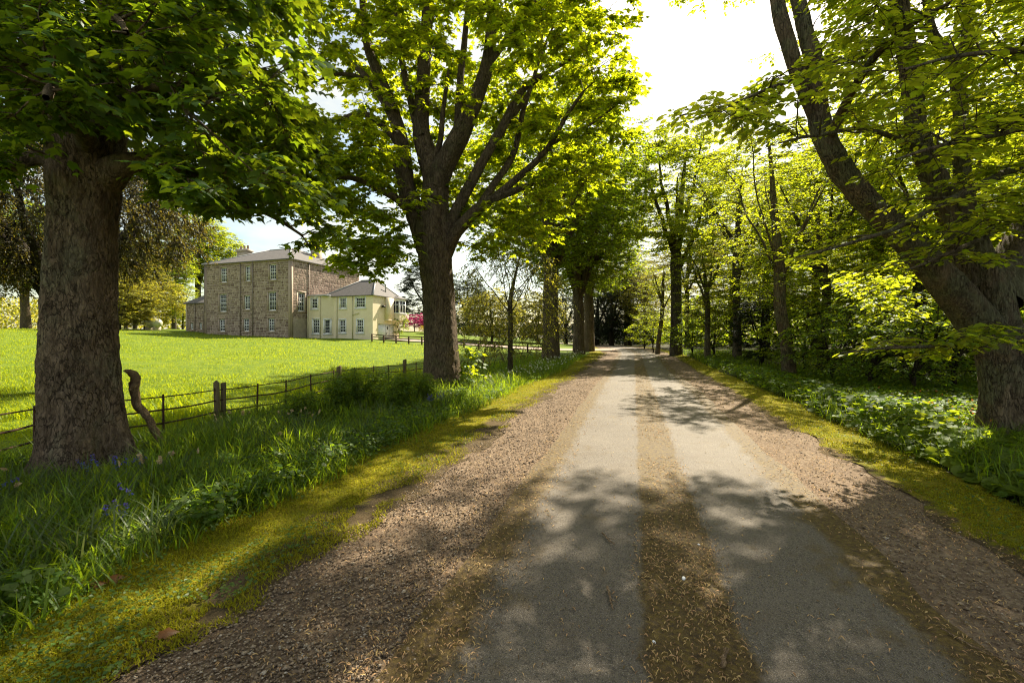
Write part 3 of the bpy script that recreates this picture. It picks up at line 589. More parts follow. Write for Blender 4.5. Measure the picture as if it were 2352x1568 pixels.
b = MB(); b.box(fR, 2.56, 2.60, 1.3, 3.2, -.105, -.085); b.box(fR, 3.35, 3.38, 1.3, 3.2, -.105, -.085); b.box(fR, 2.6, 3.35, 2.25, 2.28, -.105, -.085); obj("door_joint", rel(b.mesh("door_joint", M['lead']), yb_), gd)
b = MB(); b.box(fR, 2.92, 3.06, 2.6, 2.95, -.105, -.07); obj("door_window", rel(b.mesh("door_window", M['black']), yb_), gd)
b = MB(); b.box(fR, 2.66, 2.76, 2.05, 2.2, -.105, -.05); obj("handle", rel(b.mesh("handle", M['black']), yb_), gd)
# hanging chimney breast and oriel window on the garage side
b = MB(); b.box(fR, 2.3, 3.55, 3.75, EZ - .12, -.05, .42); b.box(fR, 2.25, 3.6, 3.66, 3.75, -.05, .47); obj("wall_breast", rel(b.mesh("wall_breast", M['cream']), yb_), cot)
def ring(s0, s1, d, z, k=1.0): return [fR(s0, z, 0), fR(s0 + .45, z, d * k), fR(s1 - .45, z, d * k), fR(s1, z, 0)]
b = MB(); S0, S1, OD = 3.75, 6.0, .8
def prism(b, lo, hi):
    n = len(lo)
    for k in range(n - 1): b.poly([lo[k], lo[k + 1], hi[k + 1], hi[k]])
    b.poly(lo); b.poly(hi)
prism(b, [fR(4.4, 3.3, 0), fR(4.7, 3.3, .15), fR(5.0, 3.3, .15), fR(5.3, 3.3, 0)], ring(S0, S1, OD, 3.75)); prism(b, ring(S0, S1, OD, 3.752), ring(S0, S1, OD, 4.55)); ori = obj("oriel", rel(b.mesh("oriel", M['cream']), yb_), cot)
b = MB(); prism(b, ring(S0 - .04, S1 + .04, OD + .05, 4.552), ring(S0 - .04, S1 + .04, OD + .05, 4.68)); prism(b, ring(S0, S1, OD, 6.1), ring(S0, S1, OD, 6.36)); obj("oriel_frame", rel(b.mesh("oriel_frame", M['white']), yb_), ori)
lo = [np.array(p) for p in ring(S0, S1, OD, 4.68)]
for k in range(3):
    d = (lo[k + 1] - lo[k])[:2]; Lk = np.linalg.norm(d); d /= Lk; fo = Frame(lo[k][:2], d, (d[1], -d[0])) if (d[1] * (-A)[0] - d[0] * (-A)[1]) > 0 else Frame(lo[k][:2], d, (-d[1], d[0]))
    b = MB(); b.box(fo, 0, .13, 4.68, 6.1, -.06, 0); b.box(fo, Lk - .13, Lk, 4.68, 6.1, -.06, 0); b.box(fo, .13, Lk - .13, 5.62, 5.7, -.06, -.01); b.box(fo, Lk / 2 - .04, Lk / 2 + .04, 4.68, 6.1, -.06, -.008); obj("sash_frame", rel(b.mesh("sash_frame", M['white']), yb_), ori)
    b = MB(); b.box(fo, .1, Lk - .1, 4.68, 6.1, -.045, -.035); obj("pane", rel(b.mesh("pane", M['glass']), yb_), ori)
b = MB(); prism(b, ring(S0 - .15, S1 + .15, OD + .2, 6.362), [fR(S0 + .2, 6.75, -.3), fR(S0 + .7, 6.72, OD * .3), fR(S1 - .7, 6.72, OD * .3), fR(S1 - .2, 6.75, -.3)]); obj("oriel_roof", rel(b.mesh("oriel_roof", M['slate']), yb_), ori)
obj("flue", rod("flue", np.array([fR(2.9, 6.4, -.3), fR(2.9, 8.0, -.3), fR(2.9, 8.05, -.3)]), [.07, .07, .1], 8, M['lead'], yb_), cot)
b = MB(); b.box(fR, 1.5, 1.9, 5.15, 5.4, .12, .4); b.box(fR, 1.65, 1.75, 5.2, 5.3, -.02, .13); obj("floodlight", rel(b.mesh("floodlight", M['black']), yb_), cot)

# gas tank on the left lawn
tp = gp(*at(352, 750, 60)[:2]); tk = thing("gas_tank", "pale green horizontal gas tank lying beside the golden bush", "tank", tp)
dv = np.array([A[0], A[1], 0]); s = np.linspace(-1, 1, 15); prof = .62 * np.clip(1 - np.abs(s) ** 5, 0, 1) ** .5; P = np.array([dv * k * 1.35 + (0, 0, .95) for k in s]); V, F, T = tube(P, np.maximum(prof, .05), 18, True); obj("vessel", mk_mesh("vessel", V, F, M['tank'], True, T), tk)
V, F, T = tube(np.array([(0, 0, 1.5), (0, 0, 1.72), (0, 0, 1.76)]), [.26, .26, .1], 14, True); obj("valve_cover", mk_mesh("valve_cover", V, F, M['tank'], True, T), tk)
for k in (-.75, .75):
    fr = Frame(dv[:2] * k, dv[:2], (dv[1], -dv[0])); b = MB(); b.box(fr, -.09, .09, -.1, .5, -.45, .45); obj("saddle", b.mesh("saddle", M['pot']), tk)
    V, F, T = tube(np.array([dv * k * .8 + (0, 0, 1.5), dv * k * .8 + (0, 0, 1.72)]), .05, 8, True); obj("lifting_eye", mk_mesh("lifting_eye", V, F, M['tank'], True, T), tk)
b = MB(); fr = Frame(tp[:2] * 0 + dv[:2] * .5, dv[:2], (dv[1], -dv[0])); b.box(fr, -.3, .25, 1.12, 1.3, -.615, -.585); b.box(fr, -.3, .25, 1.12, 1.3, .585, .615); obj("name_plate", b.mesh("name_plate", M['white']), tk)

# ------------------------------------------------------------------ leaves
def T_syc():
    o = [(0, 0), (-.06, .30), (.20, .27), (.42, .56), (.58, .24), (1, 0), (.58, -.24), (.42, -.56), (.20, -.27), (-.06, -.30)]
    V = [(x, y, -.16 * x * x - .22 * abs(y) ** 1.5) for x, y in o] + [(.34, 0, .03)]
    return np.array(V, float), np.array([(10, k, (k + 1) % 10) for k in range(10)])
def T_beech():
    V = [(0, 0, 0), (.28, .27, .05), (.68, .25, .03), (1, 0, -.10), (.68, -.25, .03), (.28, -.27, .05)]
    return np.array(V, float), np.array([(0, 1, 2), (0, 2, 3), (0, 3, 4), (0, 4, 5)])
def T_dia():
    return np.array([(0, 0, 0), (.5, .36, .05), (1, 0, -.08), (.5, -.36, .05)], float), np.array([(0, 1, 2), (0, 2, 3)])
def T_lobe():       # coarse lobed leaf for mid distances
    V = [(0, 0, 0), (.08, .34, -.04), (.5, .46, -.1), (1, 0, -.15), (.5, -.46, -.1), (.08, -.34, -.04)]
    return np.array(V, float), np.array([(0, 1, 2), (0, 2, 3), (0, 3, 4), (0, 4, 5)])
def T_round():      # kidney-shaped butterbur leaf
    a = np.linspace(.25, 2 * np.pi - .25, 13); V = [(0, 0, 0)] + [(-.18 + .62 * (1 - np.cos(t)) * .5 * 1.1 - .25 * np.cos(t), .56 * np.sin(t) * 1.0, .06 + .05 * np.sin(3 * t)) for t in a]
    V = np.array(V, float); return V, np.array([(0, k, k + 1) for k in range(1, 13)])
TM = (np.array([(0, 0, 0), (.02, .30, -.05), (.44, .54, -.12), (.52, .2, -.02), (1, 0, -.16), (.52, -.2, -.02), (.44, -.54, -.12), (.02, -.30, -.05)], float), np.array([(0, 1, 2), (0, 2, 3), (0, 3, 4), (0, 4, 5), (0, 5, 6), (0, 6, 7)]))
TS, TB, TD, TL, TR = T_syc(), T_beech(), T_dia(), T_lobe(), T_round()
def leaf_frames(D, Nn):
    X = nrm(D); Z = nrm(Nn - X * (X * Nn).sum(-1, keepdims=True)); Yv = np.cross(Z, X); return X, Yv, Z
def leaves(T, pos, D, Nn, size):
    V0, F0 = T; X, Yv, Z = leaf_frames(D, Nn); n = len(pos); k = len(V0)
    V = pos[:, None] + size[:, None, None] * (V0[None, :, 0:1] * X[:, None] + V0[None, :, 1:2] * Yv[:, None] + V0[None, :, 2:3] * Z[:, None])
    F = F0[None] + (np.arange(n) * k)[:, None, None]; return V.reshape(-1, 3), F.reshape(-1, F0.shape[1])
def sprays(C, out, m, k, L, size, rng, el=(-.35, .3), spread=1.5, droop=.35, flat=.35, side=(35, 75), splay=1.0, even=False):
    """m twigs at every centre, k leaves along each -> pos, dir, normal, size, twig starts and ends"""
    n = len(C); az = np.arctan2(out[:, 1], out[:, 0])[:, None] + rng.uniform(-spread, spread, (n, m)); e = rng.uniform(el[0], el[1], (n, m))
    d = np.stack([np.cos(e) * np.cos(az), np.cos(e) * np.sin(az), np.sin(e)], -1); Lm = L * rng.uniform(.55, 1.25, (n, m, 1))
    t = np.linspace(.22, 1, k)[None, None, :, None]; t = np.broadcast_to(t, (n, m, k, 1)) + rng.normal(0, .03, (n, m, k, 1))
    p = C[:, None, None] + d[:, :, None] * Lm[:, :, None] * t; p = p + np.array([0, 0, -1.]) * (t ** 2) * Lm[:, :, None] * droop * .5 + rng.normal(0, .02, p.shape)
    sd = np.where(np.arange(k) % 2 == 0, 1, -1)[None, None] * np.radians(rng.uniform(side[0], side[1], (n, m, k))); sd[..., -1] *= .2
    c, s = np.cos(sd), np.sin(sd); dx = d[:, :, None, 0] * c - d[:, :, None, 1] * s; dy = d[:, :, None, 0] * s + d[:, :, None, 1] * c
    D = np.stack([dx, dy, d[:, :, None, 2] * .5 - droop * rng.uniform(.2, 1.6, (n, m, k))], -1); Nn = np.stack([rng.normal(0, flat, (n, m, k)), rng.normal(0, flat, (n, m, k)), np.ones((n, m, k))], -1)
    S = size * rng.uniform(.45, 1.3, (n, m, k)); a = np.broadcast_to(C[:, None], (n, m, 3)).reshape(-1, 3); b = (C[:, None] + d * Lm + np.array([0, 0, -1.]) * Lm * droop * .5).reshape(-1, 3)
    return p.reshape(-1, 3), D.reshape(-1, 3), Nn.reshape(-1, 3), S.reshape(-1), a, b
def twigs(a, b, r):
    """three-sided twigs, vectorised"""
    n = len(a); d = nrm(b - a); u = nrm(np.cross(d, np.array([.3, .2, 1.]))); w = np.cross(d, u); ang = np.array([0, 2.094, 4.189])
    ring_ = np.cos(ang)[None, :, None] * u[:, None] + np.sin(ang)[None, :, None] * w[:, None]
    V = np.concatenate([a[:, None] + ring_ * r, b[:, None] + ring_ * r * .35], 1).reshape(-1, 3); i = (np.arange(n) * 6)[:, None]
    F = np.concatenate([i + np.array([[0, 1, 4, 3]]), i + np.array([[1, 2, 5, 4]]), i + np.array([[2, 0, 3, 5]])], 1).reshape(-1, 4); return V, F

# ------------------------------------------------------------------ tree skeletons
class Tree:
    def __init__(s, seed): s.rng = np.random.default_rng(seed); s.pos = np.zeros((0, 3)); s.dir = np.zeros((0, 3)); s.r = np.zeros(0); s.limbs = []; s.paths = []; s.free = np.zeros(0, bool)
    def _nodes(s, P, r, free=True):
        s.pos = np.vstack([s.pos, P]); s.dir = np.vstack([s.dir, nrm(np.gradient(P, axis=0))]); s.r = np.concatenate([s.r, r]); s.free = np.concatenate([s.free, np.full(len(P), free)])
    def limb(s, pts, radii, step=.22, wob=.02, skip=0):
        Q = spline(np.hstack([np.asarray(pts, float), np.asarray(radii, float)[:, None]]), step); P, r = Q[:, :3], np.maximum(Q[:, 3], .008)
        P = P + wob * np.stack([fbm(P * 1.3 + k * 17, 2, 3) for k in range(3)], 1); s.limbs.append((P, r)); f = np.ones(len(P), bool); f[:skip] = False
        s._nodes(P, r); s.free[-len(P):] = f; return P, r
    def grow(s, Tg, k=.011, step=.45, rise=.25, jit=.06, rmax=.09, back=.9):
        rng = s.rng; Tg = np.asarray(Tg); fr = np.where(s.free)[0]; d0 = np.min(np.linalg.norm(Tg[:, None] - s.pos[fr][None, ::3], axis=2), axis=1); outd = np.zeros_like(Tg)
        for i in np.argsort(d0):
            t = Tg[i]; ix = np.where(s.free)[0]; v = t - s.pos[ix]; d = np.linalg.norm(v, axis=1) + 1e-6; cosang = (v * s.dir[ix]).sum(1) / d
            cost = d * (1 + back * (1 - cosang) * .5) + .6 * np.maximum(-v[:, 2], 0) + .35 * (s.r[ix] < .012); j = ix[np.argmin(cost)]
            p = s.pos[j]; L = np.linalg.norm(t - p); n = max(2, int(L / step) + 1); u = np.linspace(0, 1, n + 1)[:, None]
            c = p + (nrm((s.dir[j] * .7 + nrm(t - p))[None])[0] + np.array([0, 0, rise])) * L * .45; P = (1 - u) ** 2 * p + 2 * u * (1 - u) * c + u ** 2 * t
            P[1:-1] += rng.normal(0, jit, (n - 1, 3)) * min(1, L); r0 = min(.7 * s.r[j], rmax, .009 + k * L ** 1.15); r = np.linspace(r0, .006, n + 1)
            s.paths.append((P, r)); s._nodes(P[1:], r[1:]); outd[i] = nrm((P[-1] - P[-2])[None])[0]
        return outd
def bark_tube(P, r, n, amp, seed, flare=0, lobes=5, fl=.45, sc=5.0):
    """trunk skin with root flare, plates and cracks"""
    T = nrm(np.gradient(P, axis=0)); U = np.zeros_like(P); u = np.array([1., 0, 0])
    for i in range(len(P)): u = u - T[i] * (u @ T[i]); u /= np.linalg.norm(u); U[i] = u
    B = np.cross(T, U); a = np.arange(n) * 2 * np.pi / n; s = np.concatenate([[0], np.cumsum(np.linalg.norm(np.diff(P, axis=0), axis=1))]); R = np.repeat(r[:, None], n, 1)
    if flare:
        g = np.exp(-s / fl)[:, None]; rr = np.random.default_rng(seed); ph = rr.uniform(0, 6.28, 3); lob = .55 + .45 * np.cos(lobes * a[None] + ph[0]) * .7 + .3 * np.cos((lobes - 2) * a[None] + ph[1]); R = R * (1 + flare * g * np.maximum(lob, .1))
    R = R * (1 + .05 * np.cos(3 * a[None] + s[:, None] * .7 + seed) + .035 * np.cos(5 * a[None] - s[:, None] * 1.1))
    nr = np.cos(a)[None, :, None] * U[:, None] + np.sin(a)[None, :, None] * B[:, None]; V = (P[:, None] + R[..., None] * nr)
    q = V.reshape(-1, 3) * np.array([1, 1, .55]); F1, F2 = worley(q * sc * 1.7 + .55 * np.stack([fbm(q * 6 + k * 7, 2, k) for k in range(3)], 1), seed); crack = np.clip((F2 - F1) / .22, 0, 1) ** .6
    pm = np.clip(fbm(q * 1.6, 2, seed + 5) * 2.2 + .35, 0, 1); h = (crack - .7) * .7 * pm + .8 * fbm(q * np.array([6, 6, 3.]), 4, seed) + .4 * fbm(q * 26, 3, seed + 3); V = V.reshape(-1, 3) + nr.reshape(-1, 3) * (amp * h)[:, None]
    m = len(P); i = np.arange(m - 1)[:, None] * n; j = np.arange(n)[None]; j2 = (j + 1) % n; return V, np.stack([i + j, i + j2, i + n + j2, i + n + j], -1).reshape(-1, 4)
def ell(n, c, r, rng, shell=.35, zlo=-9, flatb=None):
    out = []
    while len(out) < n:
        v = rng.normal(size=3); v /= np.linalg.norm(v); v *= rng.uniform(shell, 1) ** .5; p = np.array(c) + v * np.array(r)
        if p[2] > zlo: out.append(p)
    return np.array(out)
def inpoly(x, y, poly):
    poly = np.array(poly, float); c = np.zeros(len(x), bool); j = len(poly) - 1
    for i in range(len(poly)):
        xi, yi = poly[i]; xj, yj = poly[j]; c ^= ((yi > y) != (yj > y)) & (x < (xj - xi) * (y - yi) / (yj - yi + 1e-12) + xi); j = i
    return c
def slab(n, poly, Y0, Y1, rng):
    """targets through a volume whose silhouette is drawn on the plan"""
    p = np.array(poly, float); out = np.zeros((0, 3))
    while len(out) < n:
        x = rng.uniform(p[:, 0].min(), p[:, 0].max(), 4 * n); y = rng.uniform(p[:, 1].min(), p[:, 1].max(), 4 * n); k = inpoly(x, y, poly); Y = rng.uniform(Y0, Y1, 4 * n)
        q = np.stack([(x - 1176) / FPX * Y, Y, CAMH - (y - 775) / FPX * Y], 1)[k]; out = np.vstack([out, q])
    return out[:n]
def thin(P, dmin, rng):
    P = P[rng.permutation(len(P))]; keep = []
    for p in P:
        if not keep or np.min(((np.array(keep) - p) ** 2).sum(1)) > dmin * dmin: keep.append(p)
    return np.array(keep)
def finish(tr, root, base, mt_wood, mt_leaf, T, lv, tw=None, trunk_n=96, amp=.02, flare=.35, npart=0, seed=1, sc=5.0, fl=.45, Tm=None):
    """meshes of a hero tree: trunk, one branch per limb, branchwork, crown, and the nearest leaves singly"""
    base = np.array(base)
    for k, (P, r) in enumerate(tr.limbs):
        if k == 0:
            st = min(.035, .04); Q = spline(np.hstack([P, r[:, None]])[::4] if len(P) > 12 else np.hstack([P, r[:, None]]), st); V, F = bark_tube(Q[:, :3], Q[:, 3], trunk_n, amp, seed, flare, 6, fl, sc); obj("trunk", mk_mesh("trunk", V - base, F, mt_wood, True), root)
        else:
            n = int(np.clip(r.max() * 130, 8, 56))
            if r.max() > .09:
                Q = spline(np.hstack([P, r[:, None]])[::2] if len(P) > 8 else np.hstack([P, r[:, None]]), .07); V, F = bark_tube(Q[:, :3], Q[:, 3], n, min(amp, r.max() * .09), seed + k, 0, 5, .4, sc)
            else: V, F = tube(P, r, n)
            obj("branch", mk_mesh("branch", V - base, F, mt_wood, True), root)
    Vs, Fs, n = [], [], 0
    for P, r in tr.paths:
        V, F = tube(P, r, 7 if r[0] > .04 else 5 if r[0] > .015 else 4); Vs.append(V); Fs.append(F + n); n += len(V)
    if tw is not None:
        V, F = tw; Vs.append(V); Fs.append(F + n); n += len(V)
    if Vs: obj("branchwork", mk_mesh("branchwork", np.concatenate(Vs) - base, np.concatenate(Fs), mt_wood, True), root)
    pos, D, Nn, S = lv; sel = np.zeros(len(pos), bool)
    if npart:
        px = 1176 + pos[:, 0] / np.maximum(pos[:, 1], .1) * FPX; py = 775 - (pos[:, 2] - CAMH) / np.maximum(pos[:, 1], .1) * FPX
        vis = (pos[:, 1] > .5) & (px > 0) & (px < 2352) & (py > 0) & (py < 1568); sz = np.where(vis, S / np.maximum(pos[:, 1], .3), 0); sel[np.argsort(-sz)[:npart]] = True
    V, F = leaves(Tm or T, pos[~sel], D[~sel], Nn[~sel], S[~sel]); cr = obj("crown", mk_mesh("crown", V - base, F, mt_leaf, False), root)
    if npart:
        me = mk_mesh("leaf", T[0], T[1], mt_leaf); X, Yv, Z = leaf_frames(D[sel], Nn[sel]); ps = pos[sel] - base; ss = S[sel]
        for k in range(len(ps)):
            o = obj("leaf", me, cr); m = Matrix.Identity(4)
            for c, ax in enumerate((X[k], Yv[k], Z[k])):
                for rr in range(3): m[rr][c] = ax[rr] * ss[k]
            for rr in range(3): m[rr][3] = ps[k][rr]
            o.matrix_basis = m
    return cr

# ------------------------------------------------------------------ A: sycamore at the left
def clusters(tr, Tg, out, extra, rng):
    """cluster centres at the targets and part way along the branches"""
    C, O = [Tg], [out]
    for P, r in tr.paths:
        if len(P) > 2:
            k = rng.integers(max(1, len(P) // 3), len(P) - 1, extra); C.append(P[k]); O.append(np.repeat(nrm((P[-1] - P[0])[None]), extra, 0) + rng.normal(0, .5, (extra, 3)))
    return np.vstack(C), np.vstack(O)
rA = np.random.default_rng(101)
bA = gp(-5.55, 5.9); tA = Tree(1)
y = 5.9
tA.limb([bA + (0, 0, -.25), at(190, 960, y), at(188, 800, y), at(188, 640, y), at(193, 500, y), at(200, 380, y), at(212, 250, y), at(250, 90, 6.0), at(315, -60, 6.2), at(350, -260, 6.4), at(380, -520, 6.6)], [.44, .39, .365, .36, .355, .39, .35, .26, .22, .18, .12], skip=26)
tA.limb([at(190, 430, 5.8), at(100, 365, 5.7), at(30, 378, 5.5), at(-60, 392, 5.4), at(-220, 370, 5.2)], [.17, .10, .075, .065, .04])
tA.limb([at(200, 300, 5.9), at(150, 120, 5.8), at(90, -60, 5.7), at(40, -300, 5.6)], [.27, .2, .15, .08])
tA.limb([at(230, 420, 5.9), at(300, 374, 5.8), at(360, 378, 5.9), at(440, 388, 6.1), at(530, 452, 6.4), at(633, 500, 6.7), at(720, 560, 7.0)], [.24, .13, .11, .095, .06, .035, .015])
tA.limb([at(230, 260, 5.9), at(340, 230, 5.6), at(470, 215, 5.6), at(600, 250, 6.0), at(690, 330, 6.4)], [.2, .11, .08, .05, .02])
tA.limb([at(240, 160, 6.0), at(380, 60, 6.2), at(520, -30, 6.6), at(680, -90, 7.2)], [.2, .13, .09, .04])
tA.limb([at(200, 330, 5.6), at(150, 220, 4.6), at(120, 200, 3.9), at(90, 240, 3.4)], [.12, .07, .045, .02])
tA.limb([at(210, 300, 5.7), at(300, 220, 4.9), at(380, 200, 4.4), at(420, 250, 4.1)], [.11, .06, .04, .02])
tA.limb([at(205, 250, 5.7), at(230, 90, 5.0), at(260, 40, 4.4), at(300, 90, 4.0)], [.12, .06, .04, .02])
polyA = [(-250, -260), (680, -260), (700, 250), (690, 420), (560, 470), (430, 430), (310, 340), (290, 280), (150, 275), (90, 280), (-60, 330), (-250, 330)]
TgA = np.vstack([slab(150, polyA, 3.7, 5.2, rA), slab(260, polyA, 5.2, 7.6, rA), slab(60, [(480, 250), (700, 250), (750, 430), (740, 540), (640, 500), (540, 450)], 6.0, 7.6, rA),
    slab(9, [(570, 545), (660, 520), (735, 555), (730, 580), (620, 575)], 6.8, 7.3, rA), slab(40, [(300, 350), (470, 400), (560, 470), (520, 500), (400, 450), (300, 420)], 5.6, 6.6, rA), slab(30, [(-200, 330), (60, 330), (90, 370), (-200, 430)], 5.0, 6.0, rA), ell(60, (-6, 6.5, 9.5), (4.5, 4.5, 3.5), rA)])
TgA = thin(TgA, .26, rA); oA = tA.grow(TgA, rmax=.06, rise=.12)
CA, OA = clusters(tA, TgA, oA, 1, rA); CA = CA + rA.normal(0, .04, CA.shape)
pxA = 1176 + CA[:, 0] / CA[:, 1] * FPX; pyA = 775 - (CA[:, 2] - CAMH) / CA[:, 1] * FPX
keep = ~((CA[:, 1] > .3) & (pyA > 500 + .18 * (pxA - 480)) & (pxA > 300) & (rA.random(len(CA)) < .8)) & ~((CA[:, 2] < CAMH + .43 * CA[:, 1] - .1) & (np.abs(CA[:, 0] / CA[:, 1] + .945) < .11) & (CA[:, 1] < 6.2)); CA, OA = CA[keep], OA[keep]
lv = sprays(CA, OA, 5, 7, .36, .115, rA, el=(-.4, .25), droop=.45, flat=.38)
oA_ = thing("sycamore_tree", "massive sycamore with flaking brown bark filling the left edge beside the leaning dead branch", "tree", bA)
finish(tA, oA_, bA, M['bark_a'], M['syc_near'], TS, lv[:4], twigs(lv[4], lv[5], .006), 150, .036, 1.05, 300, 5, 5.5, .42, Tm=TM)

# ------------------------------------------------------------------ B: forked sycamore beside the drive
rB = np.random.default_rng(202); bB = gp(*at(1018, 885, 14.3)[:2]); tB = Tree(2); y = 14.3
tB.limb([bB + (0, 0, -.25), at(1015, 820, y), at(1011, 720, y), at(1004, 630, y), at(992, 545, y), at(997, 470, y + .1), at(997, 400, y + .2), at(970, 315, y + .3), at(972, 204, y + .3), at(979, 74, y + .4), at(985, -60, y + .5), at(990, -260, y + .5)], [.62, .545, .49, .50, .53, .43, .39, .28, .22, .18, .14, .07], skip=20)
for pts, rad, dy in [
    ([(985, 570), (957, 493), (934, 426), (923, 333), (890, 222), (846, 111), (834, 0), (820, -150)], [.40, .32, .27, .23, .18, .14, .11, .05], .5),
    ([(1000, 430), (1020, 375), (1053, 315), (1086, 241), (1120, 148), (1131, 37), (1140, -100), (1150, -240)], [.38, .34, .30, .25, .20, .16, .12, .05], -.4),
    ([(1015, 590), (1045, 535), (1097, 478), (1145, 452), (1230, 420), (1300, 400)], [.28, .20, .15, .11, .07, .03], -.9),
    ([(1020, 560), (1050, 480), (1097, 393), (1153, 296), (1190, 222), (1227, 185), (1320, 130), (1400, 80)], [.25, .19, .16, .14, .11, .09, .05, .03], -.2),
    ([(1040, 540), (1090, 490), (1134, 426), (1179, 352), (1201, 259), (1230, 160), (1250, 60)], [.2, .15, .12, .10, .08, .05, .03], .8),
    ([(1050, 530), (1110, 475), (1168, 426), (1246, 356), (1301, 267), (1340, 210)], [.17, .13, .11, .09, .06, .03], -1.2), ([(1240, 360), (1268, 330), (1350, 290), (1431, 230)], [.08, .06, .04, .02], -1.3),
    ([(938, 440), (920, 341), (875, 285), (831, 263), (764, 278), (700, 290)], [.2, .14, .11, .09, .06, .03], -.6), ([(935, 455), (912, 393), (883, 352), (838, 357), (780, 370)], [.16, .11, .08, .06, .03], .9),
    ([(958, 520), (927, 470), (875, 437), (801, 407), (730, 420)], [.18, .13, .10, .07, .03], -1.0), ([(915, 300), (860, 200), (800, 140), (740, 90)], [.14, .10, .08, .03], 1.5), ([(890, 222), (840, 185), (780, 170), (720, 190)], [.1, .08, .05, .02], -.8),
    ([(1053, 315), (1055, 240), (1062, 140), (1075, 20), (1085, -100)], [.16, .13, .10, .08, .04], .4), ([(985, 390), (1010, 330), (1018, 250), (1030, 160)], [.12, .09, .07, .03], -.5), ([(970, 315), (945, 240), (920, 120), (905, -20)], [.16, .12, .09, .04], .9),
    ([(1120, 148), (1180, 70), (1230, 0), (1290, -80)], [.12, .09, .07, .03], .6), ([(1153, 296), (1210, 220), (1245, 120), (1290, 20)], [.1, .07, .05, .02], 1.4)]:
    k = np.linspace(0, 1, len(pts)); tB.limb([at(px, py, y + .1 + dy * q) for (px, py), q in zip(pts, k)], rad)
cB = at(1085, 190, 14.5)
TgB = np.vstack([ell(620, cB + (0, 0, 1.2), (5.0, 4.6, 6.0), rB, .12, 5.0), slab(190, [(690, 230), (960, 330), (960, 470), (940, 590), (860, 640), (740, 570), (690, 440)], 11.6, 15.5, rB), slab(60, [(1060, 470), (1300, 380), (1400, 400), (1260, 560), (1120, 600), (1060, 560)], 12.2, 15.5, rB), slab(28, [(1330, 180), (1470, 150), (1480, 260), (1400, 420), (1300, 420)], 12.5, 15, rB)])
TgB = thin(TgB, .42, rB); oB = tB.grow(TgB, rmax=.07); CB, OB = clusters(tB, TgB, oB, 1, rB)
pxB = 1176 + CB[:, 0] / CB[:, 1] * FPX; pyB = 775 - (CB[:, 2] - CAMH) / CB[:, 1] * FPX
keep = ~(inpoly(pxB, pyB, [(880, 140), (1130, 140), (1250, 330), (1130, 470), (1060, 600), (930, 600), (880, 400)]) & (CB[:, 1] < 14.4) & (rB.random(len(CB)) < .82)); CB, OB = CB[keep], OB[keep]
sh = np.array([at(1066, q, 14.0) for q in (800, 815, 830, 850, 868)]); CB = np.vstack([CB, sh]); OB = np.vstack([OB, np.repeat([[1., -.3, 0]], 5, 0)])
lv = sprays(CB, OB, 6, 7, .55, .165, rB, droop=.35, flat=.4)
oB_ = thing("sycamore_tree", "big sycamore with many upright forked limbs and glowing leaves beside the drive", "tree", bB)
finish(tB, oB_, bB, M['bark_b'], M['syc'], TM, lv[:4], twigs(lv[4], lv[5], .008), 110, .03, .35, 0, 8, 4.0, .5)

# ------------------------------------------------------------------ H: spreading beech at the right
rH = np.random.default_rng(303); bH = gp(*at(2310, 1000, 7.4)[:2]); tH = Tree(3); y = 7.4
tH.limb([bH + (0, 0, -.25), at(2310, 940, y), at(2300, 840, y), at(2282, 740, y), at(2262, 660, y), at(2225, 570, y + .1), at(2190, 480, y + .2), at(2140, 400, y + .3), at(2112, 320, y + .3), at(2098, 220, y + .3), at(2078, 100, y + .3), at(2055, -30, y + .3), at(2040, -260, y + .4)], [.38, .315, .29, .295, .30, .25, .205, .17, .15, .14, .13, .12, .07], skip=22)
tH.limb([at(2265, 760, y), at(2200, 680, y - .1), at(2120, 590, y - .1), at(2030, 500, y - .15), at(1955, 420, y - .15), at(1898, 330, y - .1), at(1876, 250, y), at(1868, 140, y + .1), at(1840, 40, y + .2), at(1815, -80, y + .3), at(1800, -260, y + .4)], [.29, .25, .21, .185, .172, .16, .15, .135, .11, .09, .05], skip=8)
tH.limb([at(1885, 290, y), at(1842, 190, y - .1), at(1812, 100, y - .1), at(1790, 30, y), at(1775, -80, y)], [.11, .11, .11, .11, .08])
tH.limb([at(2215, 560, y), at(2215, 450, y + .5), at(2203, 310, y + .6), at(2203, 230, y + .7), at(2180, 135, y + .7), at(2140, 80, y + .7), at(2120, -80, y + .8)], [.19, .14, .11, .105, .09, .075, .05])
tH.limb([at(2190, 150, y + .7), at(2220, 70, y + .8), at(2210, -60, y + .9)], [.09, .07, .04])
tH.limb([at(2290, 690, y), at(2340, 560, y + .2), at(2400, 440, y + .4), at(2480, 300, y + .6), at(2560, 100, y + .8)], [.3, .24, .19, .15, .08])
